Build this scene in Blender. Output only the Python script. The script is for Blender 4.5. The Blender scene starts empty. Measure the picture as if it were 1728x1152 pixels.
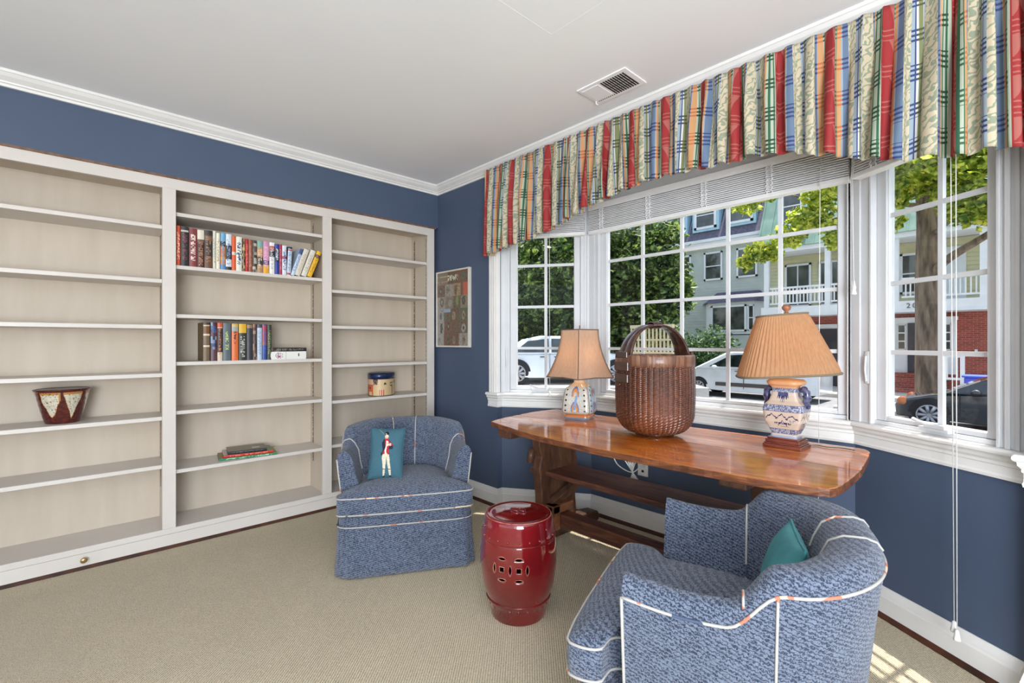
import bpy, bmesh, math, random
import numpy as np
from mathutils import Vector, Matrix

# ------------------------------------------------------------------ camera, sky, sun, exposure
sc = bpy.context.scene
COL = sc.collection
YAW = math.atan(854 / 800)
cam_d = bpy.data.cameras.new('camera')
cam_d.lens = 800 / 1728 * 36
cam_d.sensor_width = 36
cam_d.shift_y = 1 / 1728
cam_d.clip_start = 0.05
cam = bpy.data.objects.new('camera', cam_d)
cam.location = (0, 0, 1.15)
cam.rotation_euler = (math.pi / 2, 0, YAW)
COL.objects.link(cam)
sc.camera = cam

world = bpy.data.worlds.new('sky')
sc.world = world
world.use_nodes = True
wn = world.node_tree.nodes
wl = world.node_tree.links
bg = wn['Background']
sky = wn.new('ShaderNodeTexSky')
sky.sky_type = 'NISHITA'
sky.sun_disc = False
sky.sun_elevation = math.radians(62)
sky.sun_rotation = math.radians(0)
sky.air_density = 1.0
sky.dust_density = 3.0
sky.ozone_density = 0.6
soft = wn.new('ShaderNodeMixRGB')          # near-white mixed in to take the blue tint off the skylight
soft.inputs[0].default_value = 0.55
soft.inputs[2].default_value = (1.15, 1.15, 1.12, 1)
wl.new(sky.outputs[0], soft.inputs[1])
wl.new(soft.outputs[0], bg.inputs[0])
bg.inputs[1].default_value = 0.62

sun_d = bpy.data.lights.new('sun', 'SUN')
sun_d.energy = 9.0
sun_d.angle = math.radians(0.6)
sun_d.color = (1.0, 0.95, 0.86)
sun = bpy.data.objects.new('sun', sun_d)
COL.objects.link(sun)
sun.rotation_euler = Vector((-0.06, -0.225, -1.0)).to_track_quat('-Z', 'Y').to_euler()


def area(name, loc, target, sx, sy, power, col=(1, 1, 1)):
    d = bpy.data.lights.new(name, 'AREA')
    d.shape = 'RECTANGLE'
    d.size, d.size_y = sx, sy
    d.energy = power
    d.color = col
    o = bpy.data.objects.new(name, d)
    o.location = loc
    o.rotation_euler = (Vector(target) - Vector(loc)).to_track_quat('-Z', 'Y').to_euler()
    COL.objects.link(o)
    return o


# unseen area fills added behind the camera to brighten room and ceiling
area('room_fill', (2.6, -2.3, 1.75), (-2.0, 1.2, 0.9), 3.0, 2.2, 42, (0.98, 0.99, 1.0))
area('ceiling_fill', (2.0, -1.3, 1.1), (0.6, 0.2, 2.4), 1.6, 1.6, 185, (0.90, 0.96, 1.05))
sc.view_settings.view_transform = 'Standard'
sc.view_settings.look = 'None'
sc.view_settings.exposure = 0.17
sc.view_settings.gamma = 1.0
sc.view_settings.use_curve_mapping = False


# ------------------------------------------------------------------ helpers
def srgb(r, g, b):
    f = lambda c: (c / 255) / 12.92 if c <= 10 else (((c / 255) + 0.055) / 1.055) ** 2.4
    return (f(r), f(g), f(b), 1.0)


def cloth(r, g, b):
    c = srgb(r, g, b)
    m_ = sum(c[:3]) / 3
    return tuple((x * .85 + m_ * .15) * .84 for x in c[:3]) + (1.0,)


def new_mat(name):
    m = bpy.data.materials.new(name)
    m.use_nodes = True
    nt = m.node_tree
    return m, nt, nt.nodes['Principled BSDF']


def coords(nt, kind='Object', scale=(1, 1, 1)):
    tc = nt.nodes.new('ShaderNodeTexCoord')
    mp = nt.nodes.new('ShaderNodeMapping')
    mp.inputs['Scale'].default_value = scale
    nt.links.new(tc.outputs[kind], mp.inputs[0])
    return mp.outputs[0]


def noise(nt, vec, scale, detail=3, dist=0.0):
    n = nt.nodes.new('ShaderNodeTexNoise')
    n.inputs['Scale'].default_value = scale
    n.inputs['Detail'].default_value = detail
    n.inputs['Distortion'].default_value = dist
    nt.links.new(vec, n.inputs['Vector'])
    return n.outputs['Fac']


def ramp(nt, fac, stops, interp='LINEAR'):
    r = nt.nodes.new('ShaderNodeValToRGB')
    r.color_ramp.interpolation = interp
    el = r.color_ramp.elements
    while len(el) < len(stops):
        el.new(0.5)
    for e, (p, c) in zip(el, stops):
        e.position = p
        e.color = c
    nt.links.new(fac, r.inputs[0])
    return r.outputs[0]


def bump(nt, bsdf, height, strength, dist=0.002):
    b = nt.nodes.new('ShaderNodeBump')
    b.inputs['Strength'].default_value = strength
    b.inputs['Distance'].default_value = dist
    nt.links.new(height, b.inputs['Height'])
    nt.links.new(b.outputs[0], bsdf.inputs['Normal'])


def mathn(nt, op, a, b=None):
    n = nt.nodes.new('ShaderNodeMath')
    n.operation = op
    for i, v in enumerate((a, b)):
        if v is None:
            continue
        if isinstance(v, (int, float)):
            n.inputs[i].default_value = v
        else:
            nt.links.new(v, n.inputs[i])
    return n.outputs[0]


def mat(name, c1, c2=None, scale=20, rough=0.5, metal=0.0, bump_s=0.0, bump_scale=None, dist=0.002,
        stretch=(1, 1, 1), coat=0.0, detail=3, lo=0.35, hi=0.65, spec=0.5, emit=None):
    m, nt, p = new_mat(name)
    p.inputs['Roughness'].default_value = rough
    p.inputs['Metallic'].default_value = metal
    p.inputs['Coat Weight'].default_value = coat
    p.inputs['Coat Roughness'].default_value = 0.05
    p.inputs['Specular IOR Level'].default_value = spec
    v = coords(nt, 'Object', stretch)
    f = noise(nt, v, scale, detail)
    if c2 is None:
        c2 = tuple(min(1, x * 0.93) for x in c1[:3]) + (1,)
    nt.links.new(ramp(nt, f, [(lo, c1), (hi, c2)]), p.inputs['Base Color'])
    if bump_s:
        h = noise(nt, v, bump_scale or scale, detail)
        bump(nt, p, h, bump_s, dist)
    if emit:
        p.inputs['Emission Color'].default_value = emit[0]
        p.inputs['Emission Strength'].default_value = emit[1]
    return m


class MB:
    """collects shapes, links them as one mesh object"""

    def __init__(self):
        self.v, self.f, self.s, self.m = [], [], [], []

    def add(self, vs, fs, smooth=False, mi=0):
        n = len(self.v)
        self.v += [tuple(p) for p in vs]
        self.f += [tuple(n + i for i in f) for f in fs]
        self.s += [smooth] * len(fs)
        self.m += [mi] * len(fs)
        return self

    def box(self, a, b, mi=0, M=None):
        x0, y0, z0 = a
        x1, y1, z1 = b
        vs = [(x0, y0, z0), (x1, y0, z0), (x1, y1, z0), (x0, y1, z0), (x0, y0, z1), (x1, y0, z1), (x1, y1, z1), (x0, y1, z1)]
        if M is not None:
            vs = [tuple(M @ Vector(p)) for p in vs]
        return self.add(vs, [(0, 3, 2, 1), (4, 5, 6, 7), (0, 1, 5, 4), (1, 2, 6, 5), (2, 3, 7, 6), (3, 0, 4, 7)], False, mi)

    def prism(self, poly, z0, z1, mi=0, M=None):
        """vertical prism over a 2-D polygon (counter-clockwise)"""
        n = len(poly)
        vs = [(x, y, z0) for x, y in poly] + [(x, y, z1) for x, y in poly]
        if M is not None:
            vs = [tuple(M @ Vector(p)) for p in vs]
        fs = [tuple(range(n))[::-1], tuple(range(n, 2 * n))]
        fs += [(i, (i + 1) % n, n + (i + 1) % n, n + i) for i in range(n)]
        return self.add(vs, fs, False, mi)

    def lathe(self, prof, n=48, c=(0, 0, 0), smooth=True, mi=0, sx=1, sy=1, square=None, rot=0, cap=True):
        """prof: (r, z); square: superellipse power for squarish forms"""
        vs = []
        for r, z in prof:
            for k in range(n):
                t = 2 * math.pi * k / n + rot
                q = 1.0
                if square:
                    tt = t - rot
                    q = 1 / ((abs(math.cos(tt)) ** square + abs(math.sin(tt)) ** square) ** (1 / square))
                vs.append((c[0] + r * q * math.cos(t) * sx, c[1] + r * q * math.sin(t) * sy, c[2] + z))
        fs = []
        for j in range(len(prof) - 1):
            for k in range(n):
                k2 = (k + 1) % n
                fs.append((j * n + k, j * n + k2, (j + 1) * n + k2, (j + 1) * n + k))
        self.add(vs, fs, smooth, mi)
        if cap:
            base = len(self.v) - len(vs)
            if prof[0][0] > 1e-5:
                self.f.append(tuple(base + k for k in range(n))[::-1]); self.s.append(False); self.m.append(mi)
            if prof[-1][0] > 1e-5:
                o = base + (len(prof) - 1) * n
                self.f.append(tuple(o + k for k in range(n))); self.s.append(False); self.m.append(mi)
        return self

    def tube(self, pts, r, n=8, smooth=True, mi=0, closed=False, flat=1.0, up=None):
        pts = [Vector(p) for p in pts]
        m = len(pts)
        rr = r if isinstance(r, (list, tuple)) else [r] * m
        vs, fs = [], []
        ref = Vector(up) if up else None
        for i, p in enumerate(pts):
            a = pts[(i - 1) % m] if closed or i > 0 else p
            b = pts[(i + 1) % m] if closed or i < m - 1 else p
            t = (b - a)
            t = t.normalized() if t.length > 1e-9 else Vector((0, 0, 1))
            if ref is None:
                ref = Vector((0, 0, 1)) if abs(t.z) < 0.9 else Vector((1, 0, 0))
            s = t.cross(ref)
            s = s.normalized() if s.length > 1e-6 else Vector((1, 0, 0))
            u = s.cross(t).normalized()
            if not up:
                ref = u
            for k in range(n):
                th = 2 * math.pi * k / n
                vs.append(p + s * (math.cos(th) * rr[i]) + u * (math.sin(th) * rr[i] * flat))
        for i in range(m if closed else m - 1):
            j = (i + 1) % m
            for k in range(n):
                k2 = (k + 1) % n
                fs.append((i * n + k, i * n + k2, j * n + k2, j * n + k))
        if not closed:
            fs.append(tuple(range(n))[::-1])
            fs.append(tuple((m - 1) * n + k for k in range(n)))
        return self.add(vs, fs, smooth, mi)

    def ball(self, c, r, n=12, mi=0):
        if isinstance(r, (int, float)):
            r = (r, r, r)
        vs, fs = [], []
        for j in range(n + 1):
            ph = math.pi * j / n
            for k in range(2 * n):
                t = math.pi * k / n
                vs.append((c[0] + r[0] * math.sin(ph) * math.cos(t), c[1] + r[1] * math.sin(ph) * math.sin(t), c[2] - r[2] * math.cos(ph)))
        for j in range(n):
            for k in range(2 * n):
                k2 = (k + 1) % (2 * n)
                fs.append((j * 2 * n + k, j * 2 * n + k2, (j + 1) * 2 * n + k2, (j + 1) * 2 * n + k))
        return self.add(vs, fs, True, mi)

    def sweep(self, path, prof, mi=0, closed_prof=True):
        """prof points (offset to the right of travel, z); mitred"""
        n = len(path)
        dirs = []
        for i in range(n - 1):
            d = Vector((path[i + 1][0] - path[i][0], path[i + 1][1] - path[i][1]))
            dirs.append(d.normalized())
        vs = []
        for i in range(n):
            if i == 0:
                mv = Vector((dirs[0].y, -dirs[0].x))
            elif i == n - 1:
                mv = Vector((dirs[-1].y, -dirs[-1].x))
            else:
                n1 = Vector((dirs[i - 1].y, -dirs[i - 1].x))
                n2 = Vector((dirs[i].y, -dirs[i].x))
                mv = (n1 + n2).normalized()
                mv = mv / max(0.3, mv.dot(n1))
            for o, z in prof:
                vs.append((path[i][0] + mv.x * o, path[i][1] + mv.y * o, z))
        k = len(prof)
        fs = []
        for i in range(n - 1):
            for j in range(k if closed_prof else k - 1):
                j2 = (j + 1) % k
                fs.append((i * k + j, (i + 1) * k + j, (i + 1) * k + j2, i * k + j2))
        fs.append(tuple(range(k)))
        fs.append(tuple((n - 1) * k + j for j in range(k))[::-1])
        return self.add(vs, fs, False, mi)

    def build(self, name, mats, parent=None, bevel=0.0, seg=2, fix=True, wn=False):
        me = bpy.data.meshes.new(name)
        me.from_pydata(self.v, [], self.f)
        me.polygons.foreach_set('use_smooth', self.s)
        me.polygons.foreach_set('material_index', self.m)
        if fix:
            bm = bmesh.new()
            bm.from_mesh(me)
            bmesh.ops.recalc_face_normals(bm, faces=bm.faces)
            bm.to_mesh(me)
            bm.free()
        if not isinstance(mats, (list, tuple)):
            mats = [mats]
        for m in mats:
            me.materials.append(m)
        o = bpy.data.objects.new(name, me)
        COL.objects.link(o)
        if parent:
            o.parent = parent
        if bevel:
            b = o.modifiers.new('bevel', 'BEVEL')
            b.width = bevel
            b.segments = seg
            b.limit_method = 'ANGLE'
            b.angle_limit = math.radians(40)
        return o


def thing(name, label, cat, loc=(0, 0, 0), rz=0, group=None):
    o = bpy.data.objects.new(name, None)
    COL.objects.link(o)
    o.location = loc
    o.rotation_euler = (0, 0, rz)
    return tag(o, label, cat, group)


def tag(o, label, cat, group=None, kind=None):
    o['label'] = label
    o['category'] = cat
    if group:
        o['group'] = group
    if kind:
        o['kind'] = kind
    return o


def struct(o):
    o['kind'] = 'structure'
    return o


def paint_grid(name, nu, nv, pos, col, material, parent=None, smooth=True, back=None):
    """grid surface pos(u,v) with one flat pigment per cell, col(u,v) -> (r,g,b,a)"""
    vs = [tuple(pos(i / nu, j / nv)) for j in range(nv + 1) for i in range(nu + 1)]
    fs = [(j * (nu + 1) + i, j * (nu + 1) + i + 1, (j + 1) * (nu + 1) + i + 1, (j + 1) * (nu + 1) + i) for j in range(nv) for i in range(nu)]
    me = bpy.data.meshes.new(name)
    me.from_pydata(vs, [], fs)
    me.polygons.foreach_set('use_smooth', [smooth] * len(fs))
    at = me.color_attributes.new('pigment', 'FLOAT_COLOR', 'CORNER')
    data = []
    for j in range(nv):
        for i in range(nu):
            data += list(col((i + .5) / nu, (j + .5) / nv)) * 4
    at.data.foreach_set('color', data)
    me.materials.append(material)
    o = bpy.data.objects.new(name, me)
    COL.objects.link(o)
    if parent:
        o.parent = parent
    return o


def pigment(name, rough=0.5, coat=0.0, bump_s=0.0, bump_scale=200):
    m, nt, p = new_mat(name)
    a = nt.nodes.new('ShaderNodeVertexColor')
    a.layer_name = 'pigment'
    nt.links.new(a.outputs[0], p.inputs['Base Color'])
    p.inputs['Roughness'].default_value = rough
    p.inputs['Coat Weight'].default_value = coat
    p.inputs['Coat Roughness'].default_value = 0.04
    if bump_s:
        bump(nt, p, noise(nt, coords(nt), bump_scale), bump_s)
    return m


def inpoly(x, y, poly):
    c = False
    j = len(poly) - 1
    for i in range(len(poly)):
        xi, yi = poly[i]
        xj, yj = poly[j]
        if (yi > y) != (yj > y) and x < (xj - xi) * (y - yi) / (yj - yi) + xi:
            c = not c
        j = i
    return c


def hsh(*a):
    s = 0.0
    for k, v in enumerate(a):
        s += v * (12.9898, 78.233, 37.719, 53.17)[k]
    s = math.sin(s) * 43758.5453
    return s - math.floor(s)


# ------------------------------------------------------------------ materials
M_wall = mat('blue_wall_paint', srgb(73, 87, 110), srgb(70, 84, 107), 2, 0.6, bump_s=0.05, bump_scale=120)
M_ceil = mat('ceiling_paint', srgb(244, 244, 245), srgb(241, 241, 243), 1.5, 0.85)
M_white = mat('white_trim_paint', srgb(232, 230, 226), srgb(227, 225, 221), 6, 0.35)
M_sash = mat('white_window_frame', srgb(214, 216, 218), srgb(208, 210, 212), 6, 0.35)
M_case = mat('cream_bookcase_paint', srgb(214, 207, 200), srgb(209, 202, 194), 3, 0.4)
M_case_in = mat('beige_bookcase_interior', srgb(203, 190, 173), srgb(196, 183, 165), 4, 0.55, stretch=(1, 3, 0.5))
M_std = mat('shelf_standard_metal', srgb(190, 178, 160), srgb(120, 108, 92), 60, 0.4, 0.3, stretch=(0, 0, 1), lo=.45, hi=.5)
M_brown = mat('dark_floor_edge', srgb(84, 46, 30), srgb(52, 28, 18), 12, 0.5)
M_raw = mat('raw_wood_edge', srgb(128, 96, 72), srgb(100, 74, 56), 10, 0.6, stretch=(1, 4, 1))
M_brass = mat('brass', srgb(190, 160, 110), None, 20, 0.3, 0.9)
M_black = mat('black_gap', srgb(22, 22, 24), None, 20, 0.6)
M_pages = mat('page_block', srgb(226, 214, 188), srgb(200, 186, 158), 300, 0.8, stretch=(1, 40, 1))
M_plastic = mat('white_plastic', srgb(236, 236, 232), None, 20, 0.35)
M_pig = pigment('printed_surface', 0.45)
M_pig_gloss = pigment('glazed_surface', 0.12, 0.6, 0.15, 60)
M_pig_cloth = pigment('embroidered_cloth', 0.9, 0, 0.5, 500)


def carpet_mat():
    m, nt, p = new_mat('loop_carpet')
    v = coords(nt, 'Object', (1, 1, 1))
    w1 = nt.nodes.new('ShaderNodeTexWave')
    w1.bands_direction = 'DIAGONAL'
    w1.inputs['Scale'].default_value = 52
    w1.inputs['Distortion'].default_value = 3.0
    w1.inputs['Detail'].default_value = 2
    w1.inputs['Detail Scale'].default_value = 4
    nt.links.new(v, w1.inputs['Vector'])
    n1 = noise(nt, coords(nt, 'Object', (1, 2.2, 1)), 130, 3)
    n2 = noise(nt, v, 1.3, 3)
    s = mathn(nt, 'ADD', mathn(nt, 'MULTIPLY', w1.outputs['Fac'], 0.4), mathn(nt, 'MULTIPLY', n1, 0.6))
    c = ramp(nt, s, [(0.25, srgb(170, 154, 126)), (0.5, srgb(214, 200, 172)), (0.8, srgb(238, 226, 200))])
    mx = nt.nodes.new('ShaderNodeMixRGB')
    mx.blend_type = 'MULTIPLY'
    mx.inputs[0].default_value = 1.0
    nt.links.new(c, mx.inputs[1])
    nt.links.new(ramp(nt, n2, [(0.3, (0.93, 0.93, 0.93, 1)), (0.7, (1, 1, 1, 1))]), mx.inputs[2])
    nt.links.new(mx.outputs[0], p.inputs['Base Color'])
    p.inputs['Roughness'].default_value = 0.95
    p.inputs['Specular IOR Level'].default_value = 0.1
    bump(nt, p, s, 0.9, 0.006)
    return m


def fabric_mat(name, c_lo, c_hi, scale=95, stretch=(1, 1, 1.9)):
    m, nt, p = new_mat(name)
    v = coords(nt, 'Object', stretch)
    n0 = noise(nt, v, scale, 2, 1.2)
    wv = nt.nodes.new('ShaderNodeTexWave')
    wv.bands_direction = 'Z'
    wv.inputs['Scale'].default_value = 34
    wv.inputs['Distortion'].default_value = 7
    wv.inputs['Detail'].default_value = 2
    wv.inputs['Detail Scale'].default_value = 5
    mp = nt.nodes.new('ShaderNodeMapping')
    mp.inputs['Rotation'].default_value = (.35, .2, 0)
    nt.links.new(coords(nt), mp.inputs[0])
    nt.links.new(mp.outputs[0], wv.inputs['Vector'])
    n = mathn(nt, 'ADD', mathn(nt, 'MULTIPLY', n0, .55), mathn(nt, 'MULTIPLY', wv.outputs['Fac'], .45))
    n2 = noise(nt, coords(nt), 9, 3)
    f = mathn(nt, 'ADD', n, mathn(nt, 'MULTIPLY', mathn(nt, 'SUBTRACT', n2, 0.5), 0.12))
    nt.links.new(ramp(nt, f, [(0.28, c_lo), (0.72, c_hi)]), p.inputs['Base Color'])
    p.inputs['Roughness'].default_value = 0.9
    p.inputs['Specular IOR Level'].default_value = 0.15
    p.inputs['Sheen Weight'].default_value = 0.25
    bump(nt, p, n, 0.7, 0.004)
    return m


def piping_mat():
    m, nt, p = new_mat('multicolour_piping')
    n = noise(nt, coords(nt, 'Object', (1, 1, 1)), 9, 1)
    c = ramp(nt, n, [(0.0, srgb(70, 84, 110)), (0.36, srgb(178, 174, 168)), (0.62, srgb(190, 120, 96)), (0.66, srgb(214, 196, 170))], 'CONSTANT')
    nt.links.new(c, p.inputs['Base Color'])
    p.inputs['Roughness'].default_value = 0.8
    return m


def wood_mat(name, cols, rough, coat, scale=5, stretch=(1, 9, 9), bump_s=0.3, spec=0.5):
    m, nt, p = new_mat(name)
    v = coords(nt, 'Object', stretch)
    n = noise(nt, v, scale, 8, 1.2)
    n2 = noise(nt, coords(nt, 'Object', (1, 2.4, 1)), 3.2, 4)
    f = mathn(nt, 'ADD', mathn(nt, 'MULTIPLY', n, 0.65), mathn(nt, 'MULTIPLY', n2, 0.35))
    k = len(cols)
    nt.links.new(ramp(nt, f, [(0.3 + 0.4 * i / (k - 1), c) for i, c in enumerate(cols)]), p.inputs['Base Color'])
    p.inputs['Roughness'].default_value = rough
    p.inputs['Coat Weight'].default_value = coat
    p.inputs['Coat Roughness'].default_value = 0.08
    p.inputs['Specular IOR Level'].default_value = spec
    n3 = noise(nt, coords(nt, 'Object', (1, 1.6, 1)), 34, 3)
    bump(nt, p, mathn(nt, 'ADD', mathn(nt, 'ADD', n, mathn(nt, 'MULTIPLY', n2, 1.5)), mathn(nt, 'MULTIPLY', n3, .8 if coat > .9 else .1)), bump_s, 0.006)
    return m


def shade_mat(name, c, translucency=0.55):
    m, nt, p = new_mat(name)
    out = nt.nodes['Material Output']
    n = noise(nt, coords(nt, 'Object', (1, 1, 0.15)), 160, 2)
    cc = ramp(nt, n, [(0.3, tuple(x * 0.86 for x in c[:3]) + (1,)), (0.7, c)])
    nt.links.new(cc, p.inputs['Base Color'])
    p.inputs['Roughness'].default_value = 0.7
    t = nt.nodes.new('ShaderNodeBsdfTranslucent')
    nt.links.new(cc, t.inputs[0])
    mx = nt.nodes.new('ShaderNodeMixShader')
    mx.inputs[0].default_value = translucency
    nt.links.new(p.outputs[0], mx.inputs[1])
    nt.links.new(t.outputs[0], mx.inputs[2])
    nt.links.new(mx.outputs[0], out.inputs[0])
    return m


def glass_mat(name, tint=(1, 1, 1, 1), refl=0.03):
    m, nt, p = new_mat(name)
    out = nt.nodes['Material Output']
    t = nt.nodes.new('ShaderNodeBsdfTransparent')
    t.inputs[0].default_value = tint
    g = nt.nodes.new('ShaderNodeBsdfGlossy')
    g.inputs['Roughness'].default_value = 0.02
    lw = nt.nodes.new('ShaderNodeFresnel')
    lw.inputs[0].default_value = 1.4
    mx = nt.nodes.new('ShaderNodeMixShader')
    nt.links.new(mathn(nt, 'MULTIPLY', lw.outputs[0], refl * 12), mx.inputs[0])
    nt.links.new(t.outputs[0], mx.inputs[1])
    nt.links.new(g.outputs[0], mx.inputs[2])
    nt.links.new(mx.outputs[0], out.inputs[0])
    return m


def leaf_mat(name, c1, c2, c3, tr=0.45):
    m, nt, p = new_mat(name)
    out = nt.nodes['Material Output']
    n = noise(nt, coords(nt), 2.2, 3)
    n2 = noise(nt, coords(nt), 9, 1)
    cc = ramp(nt, mathn(nt, 'ADD', mathn(nt, 'MULTIPLY', n, .35), mathn(nt, 'MULTIPLY', n2, .65)), [(0.36, c1), (0.5, c2), (0.62, c3)])
    nt.links.new(cc, p.inputs['Base Color'])
    p.inputs['Roughness'].default_value = 0.45
    t = nt.nodes.new('ShaderNodeBsdfTranslucent')
    nt.links.new(cc, t.inputs[0])
    mx = nt.nodes.new('ShaderNodeMixShader')
    mx.inputs[0].default_value = tr
    nt.links.new(p.outputs[0], mx.inputs[1])
    nt.links.new(t.outputs[0], mx.inputs[2])
    nt.links.new(mx.outputs[0], out.inputs[0])
    return m


M_carpet = carpet_mat()
M_fab = fabric_mat('blue_chenille', srgb(43, 52, 70), srgb(114, 124, 143), 130)
M_pip = piping_mat()
M_top = wood_mat('polished_table_top', [srgb(100, 44, 8), srgb(192, 98, 16), srgb(226, 142, 40)], 0.5, 1.0, 4, (1, 4, 4), 0.8, .25)
M_edge = wood_mat('worn_plank_edge', [srgb(50, 26, 14), srgb(104, 56, 28), srgb(150, 90, 46)], .5, .2, 9, (1, 3, 6), .6)
M_oak = wood_mat('old_dark_wood', [srgb(40, 24, 16), srgb(86, 54, 36), srgb(120, 80, 54)], 0.55, 0.15, 6, (3, 3, 1), 0.6)
M_oakx = wood_mat('old_dark_wood_long', [srgb(46, 24, 18), srgb(96, 54, 38), srgb(130, 82, 54)], 0.5, 0.15, 5, (1, 8, 8), 0.7)
M_glass = glass_mat('window_glass')
M_carglass = mat('dark_car_glass', srgb(50, 66, 66), srgb(24, 32, 34), 3, 0.05, coat=1.0)
M_teal = mat('teal_velvet', srgb(76, 148, 150), srgb(56, 122, 128), 8, 0.7, bump_s=0.2, bump_scale=300)
M_tealback = mat('teal_pillow_back', srgb(54, 96, 108), srgb(44, 82, 94), 30, 0.9)

# ------------------------------------------------------------------ room shell
WY = 2.195                       # window wall plane
A, B, C_, D = (-2.49, 2.235), (-1.97, 2.58), (-0.50, 2.58), (0.02, 2.235)
SILL = 0.79

fl = MB().prism([(-3.6, -4), (3.4, -4), (3.4, WY + .02), (0.02, WY + .02), (D[0], D[1]), (C_[0], C_[1]), (B[0], B[1]), (A[0], A[1]), (-2.49, WY + .02), (-3.6, WY + .02)], -0.12, 0)
struct(fl.build('floor', M_carpet))

CZ = 2.40
ce = MB().box((-3.7, -4, CZ), (3.4, WY + .14, CZ + .2))
struct(ce.build('ceiling', M_ceil))
# bay soffit and roof over the bay
bs = MB().prism([(-2.58, WY + .02), (0.11, WY + .02), (0.11, 2.30), (-.475, 2.67), (-1.995, 2.67), (-2.58, 2.30)], 2.14, 2.3)
struct(bs.build('trim_1', M_white))

wl_ = MB().box((-3.7, -4, -0.1), (-3.53, WY + .1, CZ)).box((-3.53, -4, 2.073), (-3.222, WY, CZ)).box((-3.53, -4, 0), (-3.222, -.5, 2.073))
struct(wl_.build('wall_left', M_wall))
wr = MB()
wr.box((-3.7, WY, -0.1), (-2.49, WY + .12, CZ))
wr.box((-2.49, WY, 2.1), (0.02, WY + .12, CZ))
wr.box((0.02, WY, -0.1), (3.4, WY + .12, CZ))
struct(wr.build('wall_right', M_wall))


def seg_box(mb, P, Q, t0, t1, o0, o1, z0, z1, mi=0):
    """box along segment P->Q: t0..t1 metres along, o0..o1 outward (left of travel), z0..z1"""
    P, Q = Vector(P), Vector(Q)
    t = (Q - P).normalized()
    n = Vector((-t.y, t.x))
    c = [P + t * a + n * b for a, b in ((t0, o0), (t1, o0), (t1, o1), (t0, o1))]
    return mb.prism([(p.x, p.y) for p in c], z0, z1, mi)


for nm, P, Q in (('wall_bay_left', A, B), ('wall_bay_centre', B, C_), ('wall_bay_right', C_, D)):
    L = (Vector(Q) - Vector(P)).length
    w = seg_box(MB(), P, Q, -.02, L + .02, 0, .12, -0.1, SILL - .015)
    struct(w.build(nm, M_wall))

# baseboard with a brown floor edge along the window wall and the bay
bpath = [(-3.2, WY), (-2.49, WY), A, B, C_, D, (0.02, WY), (3.3, WY)]
bp = [(0, 0.02), (.017, 0.02), (.017, .085), (.014, .092), (.012, .10), (.006, .118), (.004, .125), (0, .125)]
struct(MB().sweep(bpath, bp).build('baseboard_right', M_white))
struct(MB().sweep(bpath, [(0, 0), (.03, 0), (.03, .008), (.018, .02), (0, .02)]).build('trim_2', M_brown))

# crown moulding
cpath = [(-3.222, -3.9), (-3.222, WY), (3.3, WY)]
cp = [(0, 2.335), (.012, 2.335), (.014, 2.347), (.022, 2.35), (.024, 2.356), (.045, 2.372), (.056, 2.386), (.06, 2.388), (.062, 2.40), (0, 2.40)]
struct(MB().sweep(cpath, cp).build('trim_3', M_white))

# stool and apron mouldings that follow the bay
spath = [(-2.585, WY), (-2.49, WY), A, B, C_, D, (0.02, WY), (0.115, WY)]
sp = [(-.10, .775), (.030, .775), (.036, .781), (.036, .79), (.030, .797), (-.10, .797)]
struct(MB().sweep(spath, sp).build('trim_4', M_white, bevel=0.002))
ap = [(0, .695), (.010, .695), (.012, .705), (.008, .712), (.008, .738), (.013, .742), (.013, .752), (.022, .762), (.024, .775), (0, .775)]
struct(MB().sweep(spath, ap).build('trim_5', M_white))

# fluted casings on the wall either side of the bay
for nm, x0, x1 in (('trim_6', -2.565, -2.484), ('trim_7', .014, .095)):
    cs = MB().box((x0, WY - .018, .797), (x1, WY + .02, 2.12))
    for k in range(3):
        xx = x0 + .012 + k * .022
        cs.box((xx, WY - .026, .797), (xx + .012, WY - .018, 2.12))
    struct(cs.build(nm, M_white, bevel=.002))


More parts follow.
